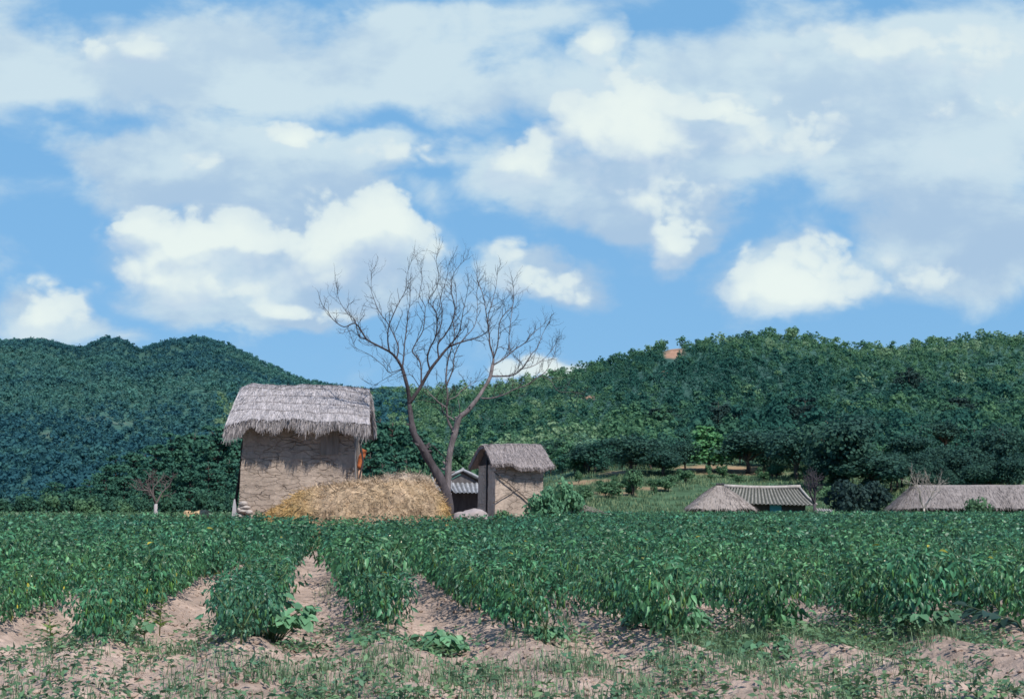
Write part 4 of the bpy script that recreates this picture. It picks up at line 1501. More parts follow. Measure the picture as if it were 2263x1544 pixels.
def bare_tree():
    rng = np.random.default_rng(300)
    base = at(*zp(775, 1560), TREE_Y)
    root = thing('bare_tree', 'tall leafless grey tree with two trunks between the haystack and small barn', 'tree', (base[0], TREE_Y, 0))
    org = np.array([base[0], TREE_Y, 0])
    depth = {}
    poly = {}
    tr = MB()
    crown = MB()
    # start depth of each limb = depth of the nearest earlier limb at that picture point
    for nm, (pts, r0, r1, dd) in LIMBS.items():
        s0 = np.array(pts[0], float)
        y_start = TREE_Y
        best = 1e9
        for on, (oz, od) in depth.items():
            dist = np.hypot(*(oz - s0).T)
            k = dist.argmin()
            if dist[k] < best:
                best, y_start = dist[k], od[k]
        if nm in TRUNKS:
            y_start = TREE_Y
        # densify
        P = np.array(pts, float)
        t = np.linspace(0, len(P) - 1, (len(P) - 1) * 4 + 1)
        # Catmull-Rom
        i = np.clip(np.floor(t).astype(int), 0, len(P) - 2)
        f = (t - i)[:, None]
        p0, p1, p2, p3 = P[np.maximum(i - 1, 0)], P[i], P[i + 1], P[np.minimum(i + 2, len(P) - 1)]
        Z = 0.5 * (2 * p1 + (p2 - p0) * f + (2 * p0 - 5 * p1 + 4 * p2 - p3) * f ** 2 + (3 * p1 - p0 - 3 * p2 + p3) * f ** 3)
        fr = np.linspace(0, 1, len(Z))
        D = y_start + dd * fr + 0.25 * np.sin(fr * 6 + len(nm)) * fr
        depth[nm] = (Z, D)
        W = np.array([at(*zp(*z), d) for z, d in zip(Z, D)]) - org
        if nm in TRUNKS:
            W[0, 2] = -0.15
        rad = r0 + (r1 - r0) * fr ** 0.8
        if nm == 'A':
            rad = r0 * (1 - fr) ** 0.8 + r1 * fr
        poly[nm] = (W, rad)
        col = (bark_hi * (0.75 + 0.5 * rng.random())) if nm.startswith('B') else (bark_lo * (0.8 + 0.5 * rng.random()))
        if nm in TRUNKS:
            n = fbm(W * 2.0, 2, 7)
            tube(tr, W, rad * (1 + 0.9 * n), 10, col)
            for q in range(9):
                kq = int(rng.integers(len(W) // 5, len(W) - 2))
                dq = unit(np.array([rng.normal(0, 1), rng.normal(0, 0.6), 0.4]))
                tube(tr, [W[kq], W[kq] + dq * rad[kq] * 1.5, W[kq] + dq * rad[kq] * (1.7 + 0.9 * rng.random())], [rad[kq] * 0.45, rad[kq] * 0.35, rad[kq] * 0.2], 6, col * 1.2)
        else:
            b = MB()
            tube(b, W, rad, 6, col)
            b.build('limb', M_bark if r0 > 0.03 else M_twig, root)
    tr.build('trunk', M_bark, root)

    # twigs grown from the limbs, mostly upward
    def twig(p, d, L, r, level, dark):
        n = 5
        pts = [p]
        q = p.copy()
        dd = d.copy()
        for k in range(n):
            dd = unit(dd + rng.normal(0, 0.22, 3) + np.array([0, 0, 0.10]))
            q = q + dd * (L / n)
            pts.append(q.copy())
        tube(crown, pts, np.linspace(r, r * 0.45, n + 1), 3, dark, cap=False)
        if level < 2:
            for k in range(1, n + 1):
                if rng.random() < (0.62 if level == 0 else 0.45):
                    dr = unit(unit(pts[k] - pts[k - 1]) + rng.normal(0, 0.62, 3))
                    twig(pts[k], dr, L * (0.35 + 0.35 * rng.random()), r * 0.62, level + 1, dark)

    for nm, (W, rad) in poly.items():
        if nm in ('A3', 'B5'):
            continue
        dark = bark_lo * (0.7 + 0.5 * rng.random())
        seg = np.linalg.norm(np.diff(W, axis=0), axis=1)
        total = seg.sum()
        acc = 0
        nxt = 0.3 if nm not in TRUNKS else total * 0.75
        for k in range(1, len(W)):
            acc += seg[k - 1]
            if rad[k] > 0.045:
                nxt = max(nxt, acc + 0.25)
                continue
            if acc > nxt:
                nxt = acc + 0.10 + 0.14 * rng.random()
                tg = unit(W[k] - W[k - 1])
                side = unit(np.cross(tg, rnd_dir(1, rng)[0]))
                d = unit(tg * 0.75 + side * 0.85 + np.array([0, 0, 0.3]))
                fr = acc / total
                L = (0.72 - 0.25 * fr) * (0.5 + 0.8 * rng.random())
                twig(W[k], d, L, min(0.0125, rad[k] * 0.8), 0, dark)
        # a spray of twigs at the tip
        tg = unit(W[-1] - W[-3])
        for j in range(4):
            twig(W[-1 - j], unit(tg + rng.normal(0, 0.4, 3)), 0.32 + 0.3 * rng.random(), 0.007, 1, dark)
    crown.build('crown', M_twig, root)


bare_tree()


def small_bare(name, label, px, base_py, Y, h, r, spread, seed, col, ccol=None, leafy=0, lean=0.0, twigs=26, fork_h=0.45, zbase=None):
    """a little bare tree: trunk, limbs and a spray of twigs"""
    rng = np.random.default_rng(seed)
    a, e = ae(px, base_py)
    x = a * Y
    z = float(gz(np.array(x), np.array(Y))) if zbase is None else zbase
    root = thing(name, label, 'tree', (x, Y, z))
    col = np.array(col)
    ccol = col if ccol is None else np.array(ccol)
    tr, cr = MB(), MB()
    top = np.array([lean, 0, h * fork_h])
    tube(tr, [(0, 0, -0.1), top * 0.5 + [0.02, 0, 0], top], [r, r * 0.8, r * 0.65], 8, col)
    tr.build('trunk', M_bark, root)

    def grow(p, d, L, rr, lev):
        pts = [p]
        q = p.copy()
        for k in range(4):
            d = unit(d + rng.normal(0, 0.16, 3) + [0, 0, 0.08])
            q = q + d * L / 4
            pts.append(q.copy())
        tube(cr, pts, np.linspace(rr, rr * 0.5, 5), 4, ccol * (0.8 + 0.3 * rng.random()), cap=False)
        if lev < 3:
            for k in (2, 3, 4, 4):
                if rng.random() < 0.9:
                    grow(pts[k], unit(d + rng.normal(0, spread, 3)), L * (0.5 + 0.25 * rng.random()), rr * 0.55, lev + 1)
    for k in range(4):
        an = k * PI / 2 + rng.random()
        grow(top, unit(np.array([math.cos(an) * spread, math.sin(an) * spread, 1.0])), h * (1 - fork_h) * 0.6, r * 0.5, 0)
    cr.build('crown', M_twig, root)
    if leafy:
        lv = MB()
        P = rng.normal(0, 1, (leafy, 3)) * [0.22, 0.22, 0.16] * h + [0, 0, h * 0.5]
        lv.scatter(LQ, P, frames(rnd_dir(leafy, rng), rnd_dir(leafy, rng)), 0.10 * (0.6 + 0.8 * rng.random(leafy)), np.array([0.07, 0.12, 0.06]) * (0.6 + 0.8 * rng.random((leafy, 1))))
        lv.build('leaves', M_far, root)
    return root


small_bare('bare_tree', 'small bare tree with whitish trunk in the weeds at left', 343, 1150, 62, 2.7, 0.12, 0.6, 401, (0.40, 0.36, 0.36), (0.13, 0.105, 0.10), leafy=40, fork_h=0.5)
small_bare('bare_tree', 'dark leafless tree at the right end of the mossy tiled house', 1801, 1150, 104, 4.2, 0.17, 0.42, 402, (0.085, 0.075, 0.085), fork_h=0.5)
small_bare('bare_tree', 'pale crooked bare tree in front of the long thatched house', 2043, 1150, 100, 4.6, 0.10, 0.5, 403, (0.42, 0.38, 0.33), fork_h=0.42)


# ------------------------------------------------------------------ foliage trees
def crown_quads(mb, P, out, size, col, rng, tilt=0.55):
    n = len(P)
    nr = unit(unit(out) + rng.normal(0, tilt, (n, 3)))
    d = unit(np.cross(nr, rnd_dir(n, rng)))
    mb.scatter(LQ, P, frames(d, nr), size, col)


def pine_mesh(seed, h=7.0, r=2.2, n=1300, q=0.26, layers=7, cA=(0.02, 0.07, 0.055), cB=(0.05, 0.125, 0.08), flat=0.35, trunk=True, tilt=0.55):
    rng = np.random.default_rng(seed)
    tr, cr = MB(), MB()
    bend = rng.normal(0, 0.25, 2)
    ax = lambda t: np.array([bend[0] * t * t * h * 0.15, bend[1] * t * t * h * 0.15, h * t])
    tube(tr, [ax(0) - [0, 0, 0.2], ax(0.3), ax(0.6), ax(0.95)], [0.03 * h, 0.022 * h, 0.014 * h, 0.004 * h], 6, (0.075, 0.062, 0.056))
    cA, cB = np.array(cA), np.array(cB)
    pads = []
    for k in range(layers):
        t = 0.28 + 0.72 * (k + 0.5 * rng.random()) / layers
        R = r * (1.05 - 0.75 * ((t - 0.28) / 0.72) ** 1.3)
        m = 5 if k < layers - 1 else 2
        for j in range(m):
            an = 2 * PI * (j + rng.random() * 0.8) / m + k
            rr = R * (0.45 + 0.5 * rng.random())
            c = ax(t) + np.array([math.cos(an) * rr, math.sin(an) * rr, -0.1 * rr + rng.normal(0, 0.03 * h)])
            pads.append((c, R * (0.42 + 0.25 * rng.random()), rng.random()))
            if trunk:
                tube(tr, [ax(t * 0.94), c], [0.008 * h, 0.003 * h], 4, (0.07, 0.058, 0.052), cap=False)
    per = max(4, n // len(pads))
    for c, R, kk in pads:
        d = rnd_dir(per, rng)
        rad = rng.random(per) ** 0.4
        P = c + d * rad[:, None] * np.array([R, R, R * flat])
        out = d * [0.6, 0.6, 0.6] + [0, 0, 0.6]
        k = np.clip(0.5 * kk + 0.5 * rng.random((per, 1)), 0, 1)
        crown_quads(cr, P, out, q * (0.6 + 0.8 * rng.random(per)), cA * (1 - k) + cB * k, rng, tilt)
    return tr, cr


def broad_mesh(seed, h=6.0, r=2.8, n=2000, q=0.26, lobes=14, base=0.28, cA=(0.025, 0.06, 0.035), cB=(0.065, 0.125, 0.06), shape=1.0, limbs=True, tilt=0.55):
    rng = np.random.default_rng(seed)
    tr, cr = MB(), MB()
    cA, cB = np.array(cA), np.array(cB)
    tube(tr, [(0, 0, -0.2), (0.05 * r, 0, base * h * 0.6), (0.02 * r, 0.03 * r, base * h * 1.3), (0, 0, h * 0.7)], [0.032 * h, 0.026 * h, 0.02 * h, 0.006 * h], 7, (0.11, 0.09, 0.08))
    ch = h * (1 - base)
    for k in range(lobes):
        d = rnd_dir(1, rng)[0]
        rr = rng.random() ** 0.5
        zc = d[2] * rr
        wmul = (1 - max(zc, 0) ** 2 * 0.4) if shape <= 1 else max(0.15, 0.75 - 0.7 * zc)
        c = np.array([d[0] * rr * r * 0.72 * wmul, d[1] * rr * r * 0.72 * wmul, h * base + ch * (0.52 + 0.40 * zc)])
        R = r * (0.30 + 0.22 * rng.random()) * (wmul if shape > 1 else 1)
        if limbs:
            tube(tr, [(0, 0, h * base * (0.8 + 0.5 * rng.random())), c * [0.5, 0.5, 0.85], c], [0.014 * h, 0.009 * h, 0.003 * h], 4, (0.11, 0.09, 0.08), cap=False)
        per = n // lobes
        dd = rnd_dir(per, rng)
        rad = 0.45 + 0.6 * rng.random(per) ** 0.6
        P = c + dd * rad[:, None] * np.array([R, R, R * 0.72])
        kk = np.clip(rng.random() * 0.6 + 0.4 * rng.random((per, 1)), 0, 1)
        crown_quads(cr, P, dd * 0.8 + [0, 0, 0.35], q * (0.55 + 0.9 * rng.random(per)), cA * (1 - kk) + cB * kk, rng, tilt)
    return tr, cr


class Kind:
    def __init__(s, name, variants, mat=None):
        s.name = name
        s.m = [(a.mesh('trunk', M_bark), b.mesh('crown', mat or M_far)) for a, b in variants]
        s.i = 0

    def put(s, loc, rotz, scale, label, cat='tree', group=None, v=None):
        me = s.m[s.i % len(s.m) if v is None else v]
        s.i += 1
        t = thing(s.name, label, cat, tuple(float(c) for c in loc), rotz, group)
        t.scale = scale if np.ndim(scale) else (scale,) * 3
        for nm, m in zip(('trunk', 'crown'), me):
            o = bpy.data.objects.new(nm, m)
            COL.objects.link(o)
            o.parent = t
        return t


pines = Kind('pine_tree', [pine_mesh(500 + i, 7.0, 2.3, 2400, 0.19, 9) for i in range(5)])
darkpines = Kind('pine_tree', [pine_mesh(520 + i, 5.0, 2.6, 1400, 0.24, 5, (0.012, 0.03, 0.03), (0.03, 0.06, 0.05), 0.4) for i in range(3)])
broads = Kind('broadleaf_tree', [broad_mesh(540 + i, 6.0, 3.0, 3600, 0.19, 20, cA=(0.018, 0.05, 0.045), cB=(0.042, 0.095, 0.066)) for i in range(5)])
light = Kind('broadleaf_tree', [pine_mesh(560 + i, 5.0, 1.55, 2600, 0.17, 10, (0.055, 0.15, 0.07), (0.11, 0.25, 0.10), 0.75) for i in range(2)])
shrubs = Kind('shrub', [broad_mesh(580 + i, 2.0, 1.1, 900, 0.13, 12, base=0.08, cA=(0.04, 0.09, 0.05), cB=(0.09, 0.17, 0.085)) for i in range(4)])
lightshrub = Kind('shrub', [broad_mesh(595 + i, 2.0, 1.1, 1300, 0.12, 14, base=0.05, cA=(0.055, 0.14, 0.08), cB=(0.12, 0.25, 0.14)) for i in range(2)])
hedge = Kind('shrub', [broad_mesh(600 + i, 2.0, 1.1, 900, 0.13, 12, base=0.08, cA=(0.018, 0.055, 0.042), cB=(0.05, 0.12, 0.07)) for i in range(3)])
darkshrub = Kind('shrub', [broad_mesh(590 + i, 2.4, 1.6, 1400, 0.14, 12, base=0.05, cA=(0.012, 0.028, 0.03), cB=(0.035, 0.065, 0.055)) for i in range(2)])

rg = np.random.default_rng(71)
# pine grove on the left, behind the barn and as far as the bare tree: (column, top row, distance)
GROVE = []
for px, top in ((120, 1055), (165, 1068), (195, 1050), (225, 1025), (258, 1002), (290, 985), (318, 990), (345, 968), (372, 955), (395, 962), (418, 945), (440, 940), (462, 946), (484, 938), (505, 935), (528, 925), (550, 915),
                (580, 930), (615, 925), (650, 930), (690, 925), (730, 930), (770, 925), (815, 915), (840, 905), (868, 915), (895, 925), (925, 935), (950, 950)):
    GROVE.append((px + rg.normal(0, 4), top, 118 + rg.normal(0, 9)))
for px, top in ((190, 1075), (240, 1060), (285, 1040), (330, 1035), (380, 1020), (425, 1015), (470, 1005), (510, 1000), (550, 1000), (300, 1065), (400, 1055), (490, 1050), (830, 985), (870, 985), (905, 1000), (845, 1010), (600, 1000), (700, 1000)):
    GROVE.append((px + rg.normal(0, 6), top, 97 + rg.normal(0, 5)))
for px, top, Y in GROVE:
    a, e = ae(px, top)
    z0 = float(gz(np.array(a * Y), np.array(Y)))
    H = EYE + e * Y - z0
    s = H / 7.15
    s2 = max(s, 0.62)
    side = 'left of' if px < 520 else 'behind'
    pines.put((a * Y, Y, z0 - 0.1), rg.random() * 6.28, (s2, s2, s), 'dense green pine in the grove left of and behind the tall barn', 'pine tree', 'pines of the grove around the tall barn')

# trees at the foot of the right hill: kind, column, base row, top row, width, label
MID = [
    (broads, 1395, 1046, 952, 150, 'wide dark tree above the bare soil bank left of the bright green tree'),
    (broads, 1467, 1052, 985, 120, 'low dark tree with short trunk just left of the bright green tree'),
    (light, 1567, 1042, 936, 92, 'bright green pointed tree standing alone on the bare soil bank'),
    (broads, 1652, 1046, 950, 170, 'broad dark tree with spreading crown right of the bright green tree'),
    (broads, 1300, 1046, 975, 110, 'rounded tree at the left end of the bare soil bank'),
    (broads, 1762, 1062, 945, 150, 'dark tree behind the right end of the mossy tiled house'),
    (broads, 1860, 1085, 905, 200, 'tallest dark tree between the two thatched houses'),
    (broads, 1935, 1095, 985, 190, 'spreading dark tree beside the long thatched house'),
    (broads, 2150, 1078, 985, 140, 'dark tree behind the long thatched house roof'),
    (broads, 2215, 1072, 930, 140, 'tall dark tree at the right edge above the long thatched house'),
    (broads, 1700, 1030, 950, 110, 'dark tree on the slope behind the broad spreading tree'),
    (broads, 2020, 1045, 955, 120, 'rounded tree on the slope above the pale crooked bare tree'),
    (darkpines, 1780, 955, 872, 95, 'blackish flat-topped pine on the slope above the tallest dark tree'),
    (darkpines, 1588, 955, 880, 85, 'blackish pine on the slope above the bright green tree'),
    (darkpines, 1460, 950, 896, 105, 'blackish flat pine on the slope left of the other dark pines'),
    (darkpines, 1640, 960, 895, 90, 'dark round pine on the slope right of the bright green tree'),
    (darkpines, 2010, 870, 805, 75, 'layered dark pine high on the right slope'),
    (darkpines, 2120, 930, 870, 90, 'dark pine high on the slope near the right edge'),
    (broads, 1220, 1035, 965, 100, 'leafy tree on the slope behind the small barn'),
    (broads, 1010, 1035, 985, 90, 'leafy tree on the slope behind the double trunk'),
    (broads, 2090, 1000, 925, 110, 'green tree in the middle of the right slope'),
    (broads, 1910, 985, 915, 110, 'green tree on the slope above the dark trees'),
]
for kd, px, by, ty, wpx, lab in MID:
    g = ground_hit(px, by, 90.0)
    Y = g[1]
    hgt = (by - ty) / FPX * Y
    me_h = {id(broads): 6.1, id(light): 5.1, id(darkpines): 5.1}[id(kd)]
    me_w = {id(broads): 5.6, id(light): 2.8, id(darkpines): 5.6}[id(kd)]
    sx = wpx / FPX * Y / me_w
    kd.put(g - [0, 0, 0.1], rg.random() * 6.28, (sx, sx, hgt / me_h), lab, 'tree')

rt2 = np.random.default_rng(79)
for k in range(34):
    px = 1815 + 450 * rt2.random()
    by = 1098 - 62 * rt2.random() ** 1.3
    if 1985 < px < 2110 and by < 1060:
        by = 1075
    g = ground_hit(px, by, 112.0)
    hgt = 1.8 + 2.6 * rt2.random()
    sx = hgt * (0.8 + 0.35 * rt2.random())
    broads.put(g - [0, 0, 0.1], rt2.random() * 6.28, (sx / 5.6, sx / 5.6, hgt / 6.1), 'dark leafy tree in the thicket crowding behind the long thatched house', 'tree', 'thicket trees behind the long thatched house')
for k in range(12):
    px = 1240 + 580 * rt2.random()
    by = 1046 - 14 * rt2.random()
    if 1520 < px < 1660 or 1345 < px < 1420:
        continue
    g = ground_hit(px, by, 112.0)
    hgt = 2.2 + 2.2 * rt2.random()
    sx = hgt * (0.8 + 0.35 * rt2.random())
    broads.put(g - [0, 0, 0.1], rt2.random() * 6.28, (sx / 5.6, sx / 5.6, hgt / 6.1), 'dark leafy tree lining the top of the meadow', 'tree', 'trees lining the top of the meadow')

# shrubs in the meadow and around the houses
SHR = [
    (lightshrub, 1208, None, 1068, 92, 54.5, 'light green leafy bush at the right corner of the small barn'),
    (lightshrub, 1248, None, 1044, 92, 58.0, 'darker taller bush behind the one at the small barn corner'),
    (shrubs, 1400, 1098, 1030, 44, None, 'slim upright shrub in the meadow right of the small barn'),
    (shrubs, 1515, 1068, 1034, 40, None, 'small round shrub in the meadow above the round hut'),
    (shrubs, 1470, 1085, 1052, 50, None, 'low shrub in the meadow left of the round hut'),
    (shrubs, 1350, 1100, 1058, 60, None, 'bushy shrub in the meadow left of the slim upright one'),
    (shrubs, 2162, None, 1088, 62, 98.0, 'green bush in front of the long thatched house'),
    (darkshrub, 1872, None, 1058, 125, 103.0, 'glossy blackish bush between the tiled house and long thatched house'),
    (darkshrub, 1930, None, 1068, 90, 112.0, 'dark bush touching the left end of the long thatched house'),
    (shrubs, 1830, 1105, 1068, 60, None, 'green shrub behind the small lean-to'),
    (shrubs, 200, None, 1092, 70, 80.0, 'round bush in the weeds at the left'),
    (shrubs, 118, None, 1085, 60, 84.0, 'bush at the left edge beyond the field'),
    (shrubs, 270, None, 1098, 60, 86.0, 'low bush in front of the left pine grove'),
    (shrubs, 905, None, 1015, 60, 82.0, 'light leafy bush behind the haystack'),
    (shrubs, 940, None, 1025, 50, 84.0, 'leafy bush between the haystack and the leaning trunk'),
    (shrubs, 1066, None, 1018, 70, 95.0, 'bush behind the tiled gable'),
    (shrubs, 575, None, 1118, 40, 43.8, 'small leafy weed bush between the tall barn and haystack'),
    (shrubs, 1115, None, 1116, 50, 54.0, 'large-leaved weed in front of the small barn'),
    (shrubs, 1290, 1110, 1075, 60, None, 'low shrub right of the small barn bushes'),
]
for kd, px, by, ty, wpx, Y, lab in SHR:
    if Y is None:
        g = ground_hit(px, by, 90.0)
    else:
        a, _ = ae(px, 1100)
        g = np.array([a * Y, Y, float(gz(np.array(a * Y), np.array(Y)))])
    Y = g[1]
    a, e = ae(px, ty)
    hgt = EYE + e * Y - g[2]
    me_h = 2.4 if kd is darkshrub else 2.0
    me_w = 3.0 if kd is darkshrub else 2.1
    sx = wpx / FPX * Y / me_w
    kd.put(g - [0, 0, 0.05], rg.random() * 6.28, (sx, sx, max(hgt, 0.3) / me_h), lab, 'bush')

rs = np.random.default_rng(73)
for k in range(16):
    px, Y = -30 + 36 * k + rs.normal(0, 8), 84 + 8 * rs.random()
    a, e = ae(px, 1100 - 26 * rs.random())
    z0 = float(gz(np.array(a * Y), np.array(Y)))
    hh = max(EYE + e * Y - z0, 0.9)
    ww = 0.7 + 0.5 * rs.random()
    hedge.put((a * Y, Y, z0 - 0.05), rs.random() * 6.28, (ww, ww, hh / 2.0), 'low shrub in the hedge along the foot of the left pine grove', 'bush', 'hedge shrubs before the pine grove')

for k in range(46):
    px, py = 1235 + 640 * rs.random(), 1062 + 40 * rs.random()
    if 1500 < px < 1830 and py > 1066:
        py = 1062 - 8 * rs.random()
    g = ground_hit(px, py, 90.0)
    hh, ww = 0.35 + 0.65 * rs.random() ** 2, 0.35 + 0.5 * rs.random()
    shrubs.put(g - [0, 0, 0.05], rs.random() * 6.28, (ww, ww, hh), 'small bush scattered over the meadow behind the village', 'bush', 'small meadow bushes')

for k in range(26):
    px, py = 1005 + 300 * rs.random(), 1012 + 44 * rs.random()
    g = ground_hit(px, py, 96.0)
    hh, ww = 0.5 + 0.9 * rs.random(), 0.5 + 0.8 * rs.random()
    shrubs.put(g - [0, 0, 0.05], rs.random() * 6.28, (ww, ww, hh), 'leafy bush on the slope behind the small barn', 'bush', 'bushes on the slope behind the small barn')

# heap of dry brushwood right of the small barn
bp_ = at(1292, 1142, 58)
bw = MB()
for k in range(20):
    an = rg.random() * PI
    L = 0.6 + 0.7 * rg.random()
    x0 = rg.normal(0, 0.35)
    tube(bw, [(x0 - L * 0.6, rg.normal(0, 0.25), 0.0 + 0.25 * rg.random()), (x0, rg.normal(0, 0.2), 0.28 + 0.3 * rg.random()), (x0 + L * 0.6, rg.normal(0, 0.25), 0.05 + 0.25 * rg.random())], [0.014, 0.011, 0.005], 4, np.array([0.30, 0.26, 0.24]) * (0.6 + 0.7 * rg.random()), cap=False)
tag(bw.build('brushwood', M_twig, loc=(bp_[0], bp_[1], bp_[2])), 'heap of grey dry brushwood right of the small barn bushes', 'brushwood')


# ------------------------------------------------------------------ grass and weeds beyond the field
def meadow():
    rng = np.random.default_rng(55)
    mb = MB()
    n = 5200
    n = 6800
    y = 88 + 92 * rng.random(n)
    a = -0.05 + 0.47 * rng.random(n)
    x = a * y
    z = gz(x, y)
    bm = patch_mask(x, y, z, BARE)
    keep = bm < 0.3
    x, y, z = x[keep], y[keep], z[keep]
    grass_blades(mb, x, y, z, 9, 0.42, 0.35, np.array([0.05, 0.10, 0.055]), np.array([0.17, 0.20, 0.105]), rng, 0.03)
    tag(mb.build('meadow_grass', M_far), 'rough green meadow grass on the slope behind the village', 'grass', kind='stuff')
    # tall pale weeds at the left behind the field
    mb = MB()
    n = 2600
    y = 46 + 48 * rng.random(n)
    px = -60 + 640 * rng.random(n)
    x = (px - 1131.5) / FPX * y
    z = gz(x, y)
    pale = (px < 330).astype(float)
    grass_blades(mb, x, y, z - 0.02, 12, 0.85, 0.25, np.array([0.07, 0.13, 0.06]), np.array([0.20, 0.26, 0.11]), rng, 0.022)
    m = len(x) * 12
    P = np.repeat(np.stack([x, y, z], -1), 12, 0) + rng.normal(0, 0.25, (m, 3)) * [1, 1, 0] + np.array([0, 0, 1]) * (0.25 + 0.75 * rng.random((m, 1))) * 0.9
    mb.scatter(LK, P, frames(rnd_dir(m, rng) + [0, 0, -0.3], np.tile([0, -0.3, 1.0], (m, 1)) + rng.normal(0, 0.4, (m, 3))), 0.13 * (0.6 + 0.8 * rng.random(m)), np.array([0.07, 0.14, 0.07]) * (0.6 + 0.9 * rng.random((m, 1))))
    tag(mb.build('weeds', M_broad), 'tall pale green weeds beyond the field at left', 'weeds', kind='stuff')
    # ground cover around the barns
    mb = MB()
    n = 1500
    y = 41 + 45 * rng.random(n)
    px = 480 + 900 * rng.random(n)
    x = (px - 1131.5) / FPX * y
    keep = ~((np.abs(px - 790) < 215) & (y < 43.5)) & ~((np.abs(px - 660) < 150) & (y < 50)) & ~((np.abs(px - 1128) < 70) & (y > 55) & (y < 60))
    x, y, px = x[keep], y[keep], px[keep]
    z = gz(x, y)
    m = len(x) * 12
    P = np.repeat(np.stack([x, y, z], -1), 12, 0) + rng.normal(0, 0.3, (m, 3)) * [1, 1, 0] + np.array([0, 0, 1]) * (0.1 + 0.8 * rng.random((m, 1))) * 0.6
    mb.scatter(LK, P, frames(rnd_dir(m, rng) + [0, 0, -0.3], np.tile([0, -0.3, 1.0], (m, 1)) + rng.normal(0, 0.4, (m, 3))), 0.13 * (0.6 + 0.8 * rng.random(m)), np.array([0.055, 0.12, 0.06]) * (0.6 + 0.9 * rng.random((m, 1))))
    tag(mb.build('ground_cover', M_broad), 'leafy weeds growing around the barns and haystack', 'weeds', kind='stuff')


meadow()


